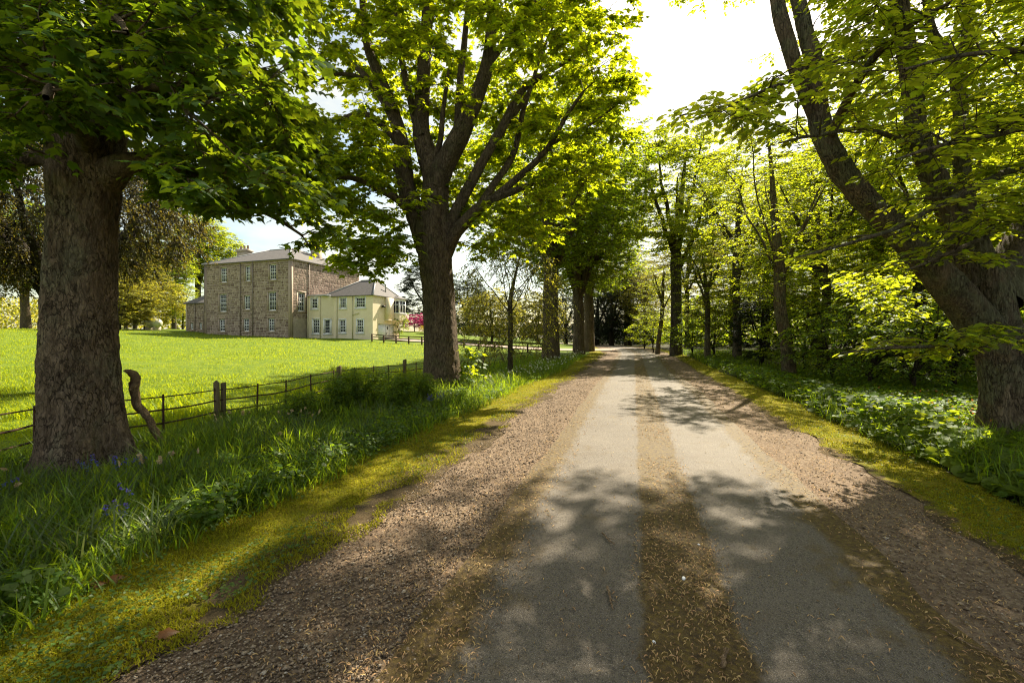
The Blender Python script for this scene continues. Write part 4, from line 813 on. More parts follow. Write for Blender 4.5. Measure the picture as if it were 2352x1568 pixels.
for pts, yy, rad in [([(2352 + 300, 700), (2420, 730), (2300, 770), (2160, 795), (2020, 800), (1930, 812)], (6.6, 6.1, 5.8, 5.6, 5.5, 5.4), [.06, .045, .03, .022, .014, .008]),
    ([(1900, 320), (1980, 170), (2080, 70), (2180, 10)], (7.3, 6.0, 5.2, 4.8), [.08, .05, .03, .015]), ([(2110, 110), (1960, 130), (1800, 190), (1680, 240), (1560, 265)], (7.4, 6.4, 5.9, 5.6, 5.4), [.07, .04, .025, .014, .006]),
    ([(2130, 340), (2000, 300), (1880, 310), (1790, 330)], (7.4, 6.4, 5.8, 5.5), [.05, .03, .02, .008]), ([(2450, 330), (2260, 420), (2100, 500), (1960, 560), (1830, 590)], (7.6, 6.2, 5.6, 5.3, 5.2), [.08, .05, .032, .02, .008]),
    ([(2480, 250), (2330, 300), (2180, 330), (2060, 370)], (7.4, 5.8, 5.0, 4.6), [.07, .04, .025, .01]), ([(2420, 420), (2300, 520), (2160, 590), (2080, 620)], (7.4, 6.0, 5.4, 5.2), [.05, .03, .02, .008]), ([(2500, 150), (2340, 120), (2200, 130), (2080, 160)], (7.2, 5.4, 4.8, 4.5), [.06, .035, .02, .01])]:
    tH.limb([at(px, py, q) for (px, py), q in zip(pts, yy)], rad, wob=.03)
TgH = np.vstack([slab(560, [(1880, -250), (2600, -250), (2600, 480), (2352, 560), (2180, 520), (2060, 420), (1960, 300), (1890, 150)], 4.6, 9.5, rH), slab(40, [(1560, 262), (1700, 215), (1880, 120), (1900, 240), (1800, 300), (1640, 290)], 5.2, 6.6, rH),
    slab(22, [(1830, 590), (1960, 540), (2150, 480), (2300, 500), (2200, 620), (2000, 640), (1820, 620)], 5.0, 6.6, rH), slab(16, [(1900, 800), (2050, 780), (2250, 750), (2400, 720), (2400, 770), (2200, 830), (1950, 825)], 5.3, 6.1, rH),
    slab(26, [(1950, 620), (2080, 620), (2090, 730), (1990, 740)], 7.5, 9.5, rH), ell(110, (9.5, 8.0, 9.0), (5.0, 4.5, 4.0), rH), ell(40, (7.5, 5.0, 7.2), (3.0, 2.5, 1.6), rH)])
TgH = np.vstack([TgH, ell(420, (7.0, 12.0, 13.2), (5.6, 2.9, 1.9), rH, .1, 11.0)])
TgH = thin(TgH, .25, rH); oH = tH.grow(TgH, rmax=.05, rise=.1); CH, OH = clusters(tH, TgH, oH, 1, rH)
pxH = 1176 + CH[:, 0] / CH[:, 1] * FPX; pyH = 775 - (CH[:, 2] - CAMH) / CH[:, 1] * FPX; front = CH[:, 1] < 7.6
keep = ~(front & ((inpoly(pxH, pyH, [(1770, -60), (1900, -60), (1920, 260), (2010, 430), (2130, 560), (2280, 640), (2300, 740), (2180, 690), (2000, 530), (1880, 380), (1830, 220)]) & (rH.random(len(CH)) < .85)) | (inpoly(pxH, pyH, [(2040, -60), (2220, -60), (2230, 250), (2210, 560), (2120, 480), (2060, 300)]) & (rH.random(len(CH)) < .6)))); CH, OH = CH[keep], OH[keep]
lv = sprays(CH, OH, 4, 8, .42, .105, rH, el=(-.3, .15), spread=1.2, droop=.25, flat=.33, side=(40, 65))
oH_ = thing("beech_tree", "old spreading beech with thick leaning limb and mossy trunk at the right edge", "tree", bH)
finish(tH, oH_, bH, M['bark_h'], M['beech'], TB, lv[:4], twigs(lv[4], lv[5], .005), 120, .04, .3, 300, 15, 4.0, .5)

# ------------------------------------------------------------------ avenue, woodland and garden trees
def far_tree(seed, H, r0, zc, rx, rz, nT, m, k, L, size, droop=.3, lean=(0, 0), fork=.45, flat=.45, limbs=5, shell=.25, low=None, T=TD, up=.25, el=(-.4, .3), lr=1.0):
    """trunk with forks, branchwork and crown around the origin"""
    r = np.random.default_rng(seed); t = Tree(seed); ln = np.array([lean[0], lean[1], 0.]); zf = H * fork
    t.limb([(0, 0, -.3), ln * .3 * zf / H + (0, 0, zf * .3), ln * zf / H + (.05 * r.normal(), .05 * r.normal(), zf * .7), ln * zf / H + (0, 0, zf), ln + (.3 * r.normal(), .3 * r.normal(), H * .86)], [r0 * 1.2, r0 * .98, r0 * .9, r0 * .85, r0 * .15], .5)
    for q in range(limbs):
        a = q * 2 * np.pi / limbs + r.normal() * .4; z = zf * r.uniform(.72, 1.08); b = ln * z / H + np.array([0, 0, z]); d = np.array([np.cos(a), np.sin(a), 0]); w = rx * r.uniform(.45, .8)
        t.limb([b, b + d * w * .3 + (0, 0, (H - z) * .22), b + d * w * .7 + (0, 0, (H - z) * .5), b + d * w + (0, 0, (H - z) * r.uniform(.6, .85))], [r0 * .5 * lr, r0 * .38 * lr, r0 * .24 * lr, r0 * .06], .5, wob=.15)
    Tg = thin(ell(nT, (ln[0] * .8, ln[1] * .8, zc), (rx, rx, rz), r, shell, .6), .5, r); t.free[:int(zf / .5 * .55)] = False
    if low: t.free[:] = True
    o = t.grow(Tg, step=.8, rmax=r0 * .35, rise=up); C, O = clusters(t, Tg, o, 1, r); lv = sprays(C, O, m, k, L, size, r, droop=droop, flat=flat, el=el)
    lt = []
    for i, (P, rr) in enumerate(t.limbs): lt.append((P, rr, 14 if i == 0 else 8))
    pt = [(P, rr, 5 if rr[0] > .03 else 3) for P, rr in t.paths]; tw = twigs(lv[4], lv[5], .012)
    Vs, Fs, n = [], [], 0
    for P, rr, kk in pt:
        V, F = tube(P, rr, kk); Vs.append(V); Fs.append(F + n); n += len(V)
    Vs.append(tw[0]); Fs.append(tw[1] + n); V2_, F2_ = leaves(T, *lv[:4]); return lt, (np.concatenate(Vs), np.concatenate(Fs)), (V2_, F2_)
def variant(mw, ml, *a, **k):
    lt, bw, lv = far_tree(*a, **k); Vs, Fs, n = [], [], 0
    for P, rr, kk in lt:
        V, F = tube(P, rr, kk, wob=.06, seed=3); Vs.append(V); Fs.append(F + n); n += len(V)
    return dict(trunk=mk_mesh("trunk", np.concatenate(Vs), np.concatenate(Fs), mw, True), branchwork=mk_mesh("branchwork", bw[0], bw[1], mw, True), crown=mk_mesh("crown", lv[0], lv[1], ml))
def plant(var, name, label, cat, px, py, Y, s=1.0, rz=0.0, group=None, sz=None, xy=None, sink=0.0):
    p = gp(*(at(px, py, Y)[:2] if xy is None else xy)); o = thing(name, label, cat, p - (0, 0, sink), group)
    for k, me in var.items(): obj(k, me, o)
    o.rotation_euler = (0, 0, rz); o.scale = (s, s, sz or s); return o
VA1 = variant(M['bark_b'], M['mid'], 21, 15, .47, 10.0, 5.4, 5.0, 560, 6, 7, .8, .19, fork=.36, limbs=6)
VA2 = variant(M['bark_b'], M['mid'], 22, 17, .48, 11.0, 5.4, 6.0, 560, 6, 7, .8, .20, fork=.32, limbs=7, lean=(.6, 0))
VT1 = variant(M['bark_far'], M['bright'], 23, 17, .40, 12.0, 4.2, 5.2, 420, 6, 8, .8, .18, fork=.45, limbs=6)
VW1 = variant(M['bark_far'], M['bright'], 24, 16, .28, 9.4, 4.6, 6.8, 380, 5, 9, .85, .155, fork=.5, limbs=5, droop=.15, flat=.3, up=.05, el=(-.25, .1))
VW2 = variant(M['bark_far'], M['gold'], 25, 15, .24, 8.6, 4.4, 6.2, 440, 6, 8, .8, .13, fork=.5, limbs=6, shell=.15)
VW3 = variant(M['bark_far'], M['bright'], 26, 14, .26, 7.6, 4.2, 6.0, 380, 5, 9, .8, .155, fork=.45, limbs=5, droop=.2)
VS1 = variant(M['bark_h'], M['beech'], 27, 9.5, .21, 5.6, 2.7, 3.6, 260, 4, 8, .55, .105, fork=.5, limbs=5, droop=.2, flat=.3, up=.05, T=TB, lean=(-.9, 0), el=(-.25, .1))
VS2 = variant(M['bark_h'], M['beech'], 127, 10, .21, 6.2, 2.5, 3.6, 190, 4, 8, .5, .10, fork=.38, limbs=5, lr=.45, droop=.2, flat=.3, up=.05, T=TB, lean=(-.7, .5), el=(-.25, .1))
VD1 = variant(M['bark_dark'], M['dark'], 28, 11, .35, 5.6, 4.2, 5.2, 420, 6, 8, .7, .17, fork=.3, shell=.4)
VY1 = variant(M['bark_dark'], M['bronze'], 29, 10.5, .45, 7.5, 4.8, 3.1, 620, 7, 10, .7, .10, fork=.3, limbs=8, droop=.8, shell=.3, up=.1, el=(-1.2, -.1))
VG1 = variant(M['bark_far'], M['gold'], 30, 6.2, .15, 3.1, 3.5, 3.0, 420, 6, 9, .7, .15, fork=.2, limbs=7, low=True)
VB1 = variant(M['bark_dark'], M['shrub'], 31, 2.6, .05, 1.35, 1.5, 1.25, 170, 5, 8, .38, .09, fork=.2, limbs=6, low=True, T=TB)
VB2 = variant(M['bark_dark'], M['bright'], 32, 3.0, .05, 1.6, 1.5, 1.4, 150, 5, 8, .42, .10, fork=.2, limbs=6, low=True, T=TB)
VP1 = variant(M['bark_dark'], M['pink'], 33, 2.6, .06, 1.3, 1.8, 1.3, 150, 5, 9, .5, .13, fork=.2, low=True)
VH1 = variant(M['bark_far'], M['gold'], 34, 8.5, .15, 4.4, 3.6, 3.6, 280, 3, 7, .7, .10, fork=.5, limbs=5, lr=.5, droop=.9, low=True, up=.35, el=(-1.0, .1))
plant(VA1, "avenue_tree", "first forked avenue tree behind the sycamore, trunk beside the end of the timber fence", "tree", 1265, 820, 30, 1.18, .6)
plant(VA2, "avenue_tree", "second avenue tree with a dark trunk splitting low into wide limbs at the bend", "tree", 1330, 809, 38, 1.0, 2.0)
plant(VA1, "avenue_tree", "paler trunked avenue tree tucked close behind the dark forked one at the bend", "tree", 1353, 805, 43, 1.05, 3.6)
plant(VH1, "hawthorn_tree", "thin nearly bare tree with drooping twigs inside the iron fence", "tree", 1172, 850, 20.5, .8, .4)
plant(VT1, "beech_tree", "tall straight beech with high open fork on the right of the drive bend", "tree", 1553, 815, 33, 1.0, 1.0)
plant(VW1, "beech_tree", "straight beech trunk with layered leaf sprays right of the tall open-forked beech", "tree", 1693, 830, 26, .8, 2.2)
plant(VS2, "beech_tree", "slender young beech leaning towards the drive above the bluebell bank", "tree", 1815, 876, 15.6, 1.0, .2)
plant(VW3, "woodland_tree", "dark thin-stemmed tree just right of the leaning young beech", "tree", 1890, 852, 19, .72, 1.3)
plant(VW1, "woodland_tree", "thick brown trunk standing behind the understory left of the old beech", "tree", 2015, 840, 21, .9, 4.0)
plant(VW3, "woodland_tree", "dark trunk in the wood seen through the old beech's fork gap", "tree", 2120, 850, 19, .85, 5.1)
plant(VS1, "beech_tree", "small beech with low bright sprays overhanging the drive near the bend", "tree", 1510, 808, 36, .8, 2.7)
plant(VS1, "beech_tree", "small beech with yellow-green sprays between the two straight beech trunks", "tree", 1625, 822, 27, .8, 4.4)
plant(VW2, "woodland_tree", "tall sparse golden-brown tree rising behind the straight beech trunks", "tree", 1760, 810, 34, 1.0, .3)
plant(VW2, "woodland_tree", "sparse bronze-leaved tree far down the drive past the tall beech", "tree", 1480, 795, 62, .85, 1.4)
for i, (X, Y, v, s, rz) in enumerate([(14.5, 9.8, 0, .8, .7), (18.5, 12.5, 1, .9, 2.9), (17.5, 6.5, 0, .85, 4.4), (26, 20, 0, .95, 1.7), (22, 33, 0, 1, .4), (27, 28, 1, 1.05, 2), (33, 24, 0, .9, 3), (31, 38, 1, 1.1, 4), (25, 45, 0, 1.1, 5), (36, 46, 2, 1, .9), (20, 52, 2, 1.05, 1.9), (44, 34, 0, 1.1, 2.7), (48, 50, 1, 1.2, 3.3), (29, 60, 1, 1.2, 4.1), (40, 66, 0, 1.2, 5.2), (58, 42, 2, 1.2, .2), (24, 15, 1, .9, 1.1), (31, 13, 0, 1, 2.4), (22, 8.5, 1, .9, 3.1), (60, 64, 0, 1.3, 1.5), (17, 68, 2, 1.1, 2.2), (40, 18, 2, 1.1, .5)]):
    plant((VW1, VW3, VW2)[v], "woodland_tree", "leafy background tree standing deep in the wood right of the drive", "tree", 0, 0, 0, s, rz, "background trees of the right-hand wood", xy=(X, Y))
for i, (px, Y, s, rz, lb) in enumerate([(1405, 66, 1.0, 0, "dark evergreen at the far bend of the drive, left one"), (1445, 72, 1.15, 1.3, "dark evergreen at the far bend behind the golden-twigged tree"), (1372, 76, 1.1, 2.5, "dark evergreen behind the paired avenue trunks"), (985, 80, 1.25, 3.3, "dark round holm oak right of the cottage behind the pink bush"), (1075, 84, 1.0, 4.1, "dark evergreen behind the forked sycamore trunk, right of the holm oak"), (1300, 82, .9, 5, "dark evergreen low behind the first avenue trunk")]):
    plant(VD1, "evergreen_tree", lb, "tree", px, 780, Y, s, rz)
for px, Y, s, rz, v, lb in [(1130, 58, 1.15, .5, VG1, "broad golden-leaved weeping tree beyond the timber fence"), (1235, 70, 1.3, 2.5, VG1, "golden-green tree in the garden behind the first avenue tree"), (335, 63, 1.35, .2, VG1, "rounded golden bush-like tree behind the gas tank"), (275, 58, 1.2, 1.6, VG1, "golden low tree half hidden by the massive sycamore trunk"),
        (455, 82, 1.25, 1.0, VT1, "tall bright green tree behind the low stone wing"), (340, 76, 1.1, 2.4, VA1, "mid-green tree left of the stone house behind the golden bush"), (520, 92, 1.1, 3.0, VW3, "dark-green tree behind the left chimney of the house"), (290, 85, 1.2, 4.2, VW2, "sparse golden tree far left behind the lawn"), (60, 75, 1.3, 5.0, VA2, "large tree at the far left end of the lawn"), (-120, 60, 1.2, .7, VW1, "leafy tree beyond the lawn at the far left edge"), (420, 70, .55, 2.9, VW3, "small dark tree beside the end of the stone wing"), (500, 86, 1.15, 5.2, VT1, "bright green tree close behind the left corner of the stone house"), (400, 74, .8, 1.9, VT1, "bright green tree between the golden bush and the stone wing"), (310, 68, 1.0, 3.9, VW2, "sparse golden tree right of the massive sycamore trunk"), (620, 95, 1.0, 2.1, VW2, "sparse tree showing over the stone house roof")]:
    plant(v, "garden_tree", lb, "tree", px, 780, Y, s, rz)
plant(VY1, "yew_tree", "dark bronze drooping yew behind the massive sycamore trunk", "tree", 150, 800, 15.5, .88, .3)
plant(VY1, "yew_tree", "dark bronze yew branches reaching in at the left edge of the lawn", "tree", -330, 800, 13.5, .9, 2.0, sz=.62)
for px, py, Y, s, rz, v, lb in [(2000, 900, 12.5, 1.0, 0, VB1, "dark green shrub under the wood beside the old beech"), (2100, 905, 11.5, 1.05, 1.2, VB1, "dense dark shrub touching the left side of the old beech trunk"), (2190, 900, 12.6, 1.1, 2.5, VB1, "dark shrub directly behind the old beech trunk"), (1910, 880, 14.5, 1.0, 3.1, VB1, "shrub right behind the leaning young beech"), (1845, 860, 17.5, 1.1, 4.4, VB2, "bright green bush behind the leaning young beech"), (1960, 850, 17, 1.2, 5.3, VB1, "dark shrub deeper in the wood behind the brown trunk"), (1750, 835, 23, 1.3, .7, VD1, "dark laurel thicket right of the straight beech trunk"), (1640, 822, 29, 1.3, 1.9, VB1, "dark shrub between the two straight beech trunks"), (1590, 815, 31, 1.2, 2.2, VB1, "low shrub at the foot of the tall open-forked beech"), (1500, 806, 40, 1.2, 3.3, VB2, "yellow-green bush hanging over the drive's right bend"), (1480, 802, 48, 1.3, 4.6, VB2, "yellow-green bush farthest along the right side of the drive"), (2240, 880, 15, 1.2, 5.0, VB1, "dark shrub in the wood at the right edge behind the beech"), (2330, 890, 13, 1.2, .3, VB1, "dark shrub at the far right edge behind the beech trunk"), (1690, 815, 33, 1.6, 1.0, VB1, "dark shrub behind the straight beech with layered sprays")]:
    plant(v, "shrub", lb, "shrub", px, py, Y, s if v is not VD1 else .34, rz)
plant(VP1, "rhododendron_bush", "pink flowering rhododendron on the lawn right of the cottage", "bush", 952, 760, 68, 1.15, 0)
plant(VP1, "rhododendron_bush", "pink flowering rhododendron half hidden by the sycamore trunk", "bush", 985, 760, 70, 1.1, 2)
VP2 = dict(VP1); VP2['crown'] = VP1['crown'].copy(); VP2['crown'].materials.clear(); VP2['crown'].materials.append(M['yellowfl'])
plant(VP2, "gorse_bush", "small yellow flowering bush beside the pink rhododendron", "bush", 978, 765, 64, .5, 1)
VC = dict(VB1); plant(VB1, "climbing_shrub", "dark climber growing on the cottage corner below the oriel window", "shrub", 917, 780, 56.2, .8, 1, sz=1.45)

# ------------------------------------------------------------------ far wood closing the horizon (one mass)
def far_wood(name, label, specs, seed, mt, size):
    r = np.random.default_rng(seed); P = []
    for (px0, px1, Y0, Y1, h, n) in specs:
        x = r.uniform(px0, px1, n); Y = r.uniform(Y0, Y1, n); X = (x - 1176) / FPX * Y; top = h * (.75 + .35 * fbm(V2(X * .13, Y * .05), 3, seed)); z = gz(X, Y) + top * r.random(n) ** .8; P.append(np.stack([X, Y, z], 1))
    P = np.vstack(P); D = r.normal(size=P.shape); V, F = leaves(TD, P, D, r.normal(size=P.shape) + (0, 0, .8), size * r.uniform(.6, 1.3, len(P)))
    return obj(name, mk_mesh(name, V, F, mt), None, None, label, "wood", None, "stuff")
far_wood("distant_wood", "hazy mid-green wood closing the view right of the drive", [(1560, 2600, 62, 90, 9, 26000), (2200, 3600, 40, 60, 10, 16000), (1480, 1600, 90, 110, 8, 5000)], 61, M['mid'], .5)
far_wood("distant_hedge", "low dark hedge under the trees beyond the garden lawn", [(1020, 1500, 92, 100, 4.2, 13000), (1360, 1500, 80, 88, 4.5, 7000)], 62, M['dark'], .35)
far_wood("distant_wood", "golden-green wood behind the lawn at the far left", [(-300, 430, 84, 105, 8, 15000)], 63, M['gold'], .5)

# ------------------------------------------------------------------ iron fence, timber fence
FP = np.array([(-330, 3.4), (-160, 4.6), (0, 6.1), (80, 6.7), (376, 8.2), (508, 10.0), (590, 10.6), (656, 11.2), (715, 12.6), (780, 14.2), (858, 15.8), (930, 17.8), (985, 19.5), (1060, 23), (1120, 26), (1200, 30)], float)
FX = (FP[:, 0] - 1176) / FPX * FP[:, 1]
def fence_x(Y): return np.interp(Y, FP[:, 1], FX)
fb = gp(fence_x(10), 10); fence = thing("iron_fence", "rusty iron estate fence with three rails along the lawn edge", "fence", fb)
def fpt(px):
    Y = np.interp(px, FP[:, 0], FP[:, 1]); return gp((px - 1176) / FPX * Y, Y)
rf = np.random.default_rng(71); prev = None
ipost = [-330, -200, -60, 80, 235, 376, 497, 590, 656, 715, 769, 817, 858, 894, 956, 990, 1030]
for k, px in enumerate(ipost):
    p = fpt(px); ln = rf.normal(0, .02, 2); top = p + np.array([ln[0], ln[1], .86]); Pq = np.array([p - (0, 0, .2), p + (top - p) * .5, top])
    obj("post", rod("post", Pq, [.022, .020, .018], 6, M['iron'], fb), fence)
    cur = [p + (top - p) * (h / .86) for h in (.81, .58, .335)]
    if prev is not None:
        for a, b, rr in zip(prev, cur, (.012, .016, .016)):
            m = (a + b) / 2 + (0, 0, rf.normal(-.008, .012)); obj("rail", rod("rail", spline([a, m, b], .4), rr, 6, M['iron'], fb), fence)
    prev = cur
for px, h, w, c in [(503, .98, .06, 0), (517, .96, .055, 0), (780, .95, .08, 0), (930, 1.02, .075, 1)]:
    p = fpt(px) + (0, -.06, 0); Pq = np.array([p - (0, 0, .3), p + (0, 0, h * .5), p + (rf.normal(0, .01), 0, h - .01), p + (0, 0, h)]); obj("wooden_post", rod("wooden_post", Pq, [w, w, w, w * .8], 5 if c else 8, M['post'], fb, False, .06, 3), fence)
lf = gp(*at(1130, 850, 23.5)[:2]); lean = thing("broken_fence", "leaning broken stretch of iron fence between the two avenue trunks", "fence", lf); pts = [fpt(px) for px in np.linspace(1045, 1205, 12)]
for k, p in enumerate(pts):
    q = p + (.35 + rf.normal(0, .08), 0, .72 + rf.normal(0, .06)); obj("post", rod("post", np.array([p - (0, 0, .1), (p + q) / 2, q]), .018, 6, M['iron'], lf), lean)
    if k:
        for h in (.9, .55, .25): a = pts[k - 1] + np.array([.35 * h, 0, .72 * h]); b = p + np.array([.35 * h, 0, .72 * h]); obj("rail", rod("rail", np.array([a, (a + b) / 2 - (0, 0, .02), b]), .012, 6, M['iron'], lf), lean)
obj("wooden_post", rod("wooden_post", np.array([pts[4] + (0, -.1, -.1), pts[4] + (.3, -.1, .8)]), .06, 7, M['post'], lf), lean); obj("wooden_post", rod("wooden_post", np.array([pts[8] + (0, -.1, -.1), pts[8] + (-.35, -.1, .75)]), .06, 7, M['post'], lf), lean)
t0, t1 = np.array([-15.2, 49.4]), np.array([2.9, 40.0]); tb = gp(*((t0 + t1) / 2)); tf = thing("timber_fence", "dark timber post and rail fence between lawn and garage yard", "fence", tb); n = 13; prev = None
for k in range(n):
    p = gp(*(t0 + (t1 - t0) * k / (n - 1))); d = nrm((t1 - t0)[None])[0]; fr = Frame(p[:2], d, (d[1], -d[0])); b = MB(); b.box(fr, -.06, .06, p[2] - .3, p[2] + .86, -.06, .06); obj("post", rel(b.mesh("post", M['rail']), tb), tf)
    if prev is not None:
        L = np.linalg.norm(p[:2] - prev[:2])
        for h in (.28, .54, .80):
            f2 = Frame(prev[:2], d, (d[1], -d[0])); c = [(0, prev[2]), (L, p[2])]; V = [f2(s_, z_ + h + e, dd) for dd in (-.085, -.062) for (s_, z_) in c for e in (-.045, .045)]
            obj("rail", mk_mesh("rail", np.array(V) - tb, np.array([(0, 1, 3, 2), (4, 6, 7, 5), (0, 2, 6, 4), (1, 5, 7, 3), (0, 4, 5, 1), (2, 3, 7, 6)]), M['rail']), tf)
    prev = p

# ------------------------------------------------------------------ grasses
def blades(B, h, w, az, lean, bend, ns):
    n = len(B); t = np.linspace(0, 1, ns + 1); d = np.stack([np.cos(az), np.sin(az), np.zeros(n)], 1); s = np.stack([-np.sin(az), np.cos(az), np.zeros(n)], 1); rows_ = []
    for k, q in enumerate(t):
        off = (lean * q + bend * q * q) * h; up = h * q * np.sqrt(np.clip(1 - (bend * q) ** 2 * .45, .15, 1)); c = B + d * off[:, None] + np.array([0, 0, 1.]) * up[:, None]
        if k < ns: ww = (w * (1 - .55 * q ** 2) * .5)[:, None]; rows_ += [c - s * ww, c + s * ww]
        else: rows_.append(c)
    V = np.stack(rows_, 1); m = V.shape[1]; F = []
    for k in range(ns - 1): a = 2 * k; F += [(a, a + 1, a + 3), (a, a + 3, a + 2)]
    F.append((2 * ns - 2, 2 * ns - 1, 2 * ns)); return V.reshape(-1, 3), (np.array(F)[None] + (np.arange(n) * m)[:, None, None]).reshape(-1, 3)
def cull(x, y, mrg=1.22): return (np.abs(x) < y * mrg + 1.0)
rg = np.random.default_rng(81)
# lawn
u = rg.random(230000); e = -.55; Y = (7.0 ** e + u * (56. ** e - 7.0 ** e)) ** (1 / e); x = -1.2 * Y + rg.random(len(Y)) * (1.2 * Y + 8); fx = np.where(Y < 30, np.interp(Y, FP[:, 1], FX), .7 + (Y - 30) * .22) + .1
P2 = np.stack([x, Y], 1) - P0; inh = ((P2 @ N) < .1) & ((P2 @ A) > -10.5)
k = (x < fx) & ~inh & ~((Y > 42.5 - .5 * (x - 0)) & (x > -15.5)); x, Y = x[k], Y[k]; z = gz(x, Y); cl = fbm(V2(x * .8, Y * .8), 3, 9); cl2 = fbm(V2(x * .12, Y * .12), 2, 19)
h = (.05 + .0013 * Y) * (1.15 + 1.1 * cl + .5 * cl2) * rg.uniform(.6, 1.4, len(x)); nearf = np.exp(-np.abs(x - np.interp(Y, FP[:, 1], FX)) / .8) * (Y < 28); h = np.maximum(h, .03) * (1 + 1.2 * nearf); w = .006 + .00042 * Y
fy = Y > 20; V, F = blades(np.stack([x, Y, z - .01], 1)[~fy], h[~fy], (w * rg.uniform(.7, 1.4, len(x)))[~fy], rg.uniform(0, 6.28, (~fy).sum()), rg.normal(.1, .2, (~fy).sum()), rg.uniform(.1, .7, (~fy).sum()), 2); Vb, Fb = blades(np.stack([x, Y, z - .01], 1)[fy], h[fy], (w * 1.1 * rg.uniform(.7, 1.4, len(x)))[fy], rg.uniform(0, 6.28, fy.sum()), rg.normal(.1, .2, fy.sum()), rg.uniform(.1, .7, fy.sum()), 1); F = np.vstack([F, Fb + len(V)]); V = np.vstack([V, Vb])
obj("lawn_grass", mk_mesh("lawn_grass", V, F, M['lawn']), None, None, "sunlit bright green lawn grass in front of the house", "grass", None, "stuff")
# taller tussocks in the lawn beyond the fence
x, Y, v = scatter(26000, -16, -4, 9, 24, 1.2, rg); msk = (fbm(V2(x * .55 + 3, Y * .55), 3, 29) > .14) & (x < np.interp(Y, FP[:, 1], FX) - .2) & cull(x, Y); x, Y = x[msk], Y[msk]
V, F = blades(np.stack([x, Y, gz(x, Y)], 1), rg.uniform(.16, .4, len(x)), rg.uniform(.012, .03, len(x)), rg.uniform(0, 6.28, len(x)), rg.normal(.15, .25, len(x)), rg.uniform(.3, .9, len(x)), 3)
obj("lawn_tussock_grass", mk_mesh("lawn_tussock_grass", V, F, M['lawn']), None, None, "taller rough grass and weeds in the lawn just beyond the iron fence", "grass", None, "stuff")
# long verge grass, left
x, Y, v = scatter(95000, -9.5, -3.35, 1.3, 34, 1.35, rg); edge = -3.55 + .4 * fbm(V2(x * .8, Y * .8), 4, 39) + .12 * rg.normal(size=len(v)); k = (v < edge) & (x > fence_x(Y) - .35) & cull(x, Y); x, Y, v = x[k], Y[k], v[k]; edge = edge[k]
cl = fbm(V2(x * 1.4, Y * 1.4), 3, 49); h = (.17 + .12 * np.clip((edge - v) / .6, 0, 1)) * (1 + .9 * cl) * rg.uniform(.5, 1.5, len(x))
inA = np.hypot(x + 5.55, Y - 5.9) < .75; inB = np.hypot(x - bB[0], Y - bB[1]) < .65; k = ~inA & ~inB; x, Y, h, cl = x[k], Y[k], h[k], cl[k]
V, F = blades(np.stack([x, Y, gz(x, Y) - .01], 1), np.maximum(h, .04), rg.uniform(.005, .014, len(x)) + .0003 * Y, rg.uniform(0, 6.28, len(x)), rg.normal(.12, .22, len(x)), rg.uniform(.2, 1.0, len(x)), 3)
obj("verge_grass", mk_mesh("verge_grass", V, F, M['long']), None, None, "long lush grass on the bank between the fence and the drive", "grass", None, "stuff")
x, Y, v = scatter(150, -8, -3.75, 2.2, 15, 1.2, rg); k = (x > fence_x(Y)) & cull(x, Y) & (np.hypot(x + 5.55, Y - 5.9) > .9); x, Y = np.repeat(x[k], 22), np.repeat(Y[k], 22); n = len(x); x = x + rg.normal(0, .05, n); Y = Y + rg.normal(0, .05, n)
V, F = blades(np.stack([x, Y, gz(x, Y) - .01], 1), rg.uniform(.2, .46, n), rg.uniform(.009, .016, n), rg.uniform(0, 6.28, n), rg.uniform(.05, .45, n), rg.uniform(.3, 1.1, n), 4); obj("bulb_foliage", mk_mesh("bulb_foliage", V, F, M['daffleaf']), None, None, "arching strap leaves of spent bulbs tufted through the left verge", "foliage", None, "stuff")
# broad weeds among it
x, Y, v = scatter(9000, -8.5, -3.5, 1.6, 26, 1.4, rg); k = (v < -3.6 + .25 * fbm(V2(x * .6, Y * .6), 3, 39)) & (x > fence_x(Y) - .2) & (fbm(V2(x * .9, Y * .9), 2, 59) > -.02) & cull(x, Y); x, Y = x[k], Y[k]
C = np.stack([x, Y, gz(x, Y) + rg.uniform(.03, .24, len(x))], 1); lv = sprays(C, rg.normal(size=C.shape), 3, 4, .12, .05, rg, el=(-.1, .5), spread=3.14, droop=.3, flat=.4); V, F = leaves(TL, *lv[:4])
obj("verge_weeds", mk_mesh("verge_weeds", V, F, M['weed']), None, None, "broad lobed weed leaves growing through the left verge grass", "weeds", None, "stuff")
# cropped moss and clover on the verges
def short(name, v0, v1, n, label, sd):
    r = np.random.default_rng(sd); x, Y, v = scatter(n, v0, v1, 1.2, 40, 1.6, r); e0 = .34 * fbm(V2(Y * 1.9, v * 0), 4, sd); q_ = np.minimum(v - v0, v1 - v) - .12 + e0; k = (r.random(n) < np.clip(q_ / .16, 0, 1)) & cull(x, Y) & (fbm(V2(x * 2.2, Y * 2.2), 3, sd + 1) > -.42 + .25 * np.clip((3.0 - np.abs(v)) / .6, -.6, 1)); x, Y = x[k], Y[k]
    V, F = blades(np.stack([x, Y, gz(x, Y) + .015], 1), r.uniform(.012, .035, len(x)) * (1 + .03 * Y), r.uniform(.004, .009, len(x)) * (1 + .06 * Y), r.uniform(0, 6.28, len(x)), r.normal(.2, .4, len(x)), r.uniform(.2, 1.1, len(x)), 1)
    obj(name, mk_mesh(name, V, F, M['mosstuft']), None, None, label, "moss", None, "stuff")
short("verge_moss", -3.95, -2.22, 120000, "yellow-green cropped moss and grass strip left of the gravel", 91); short("verge_moss", 2.6, 3.85, 60000, "yellow-green cropped moss and grass strip right of the drive", 92)
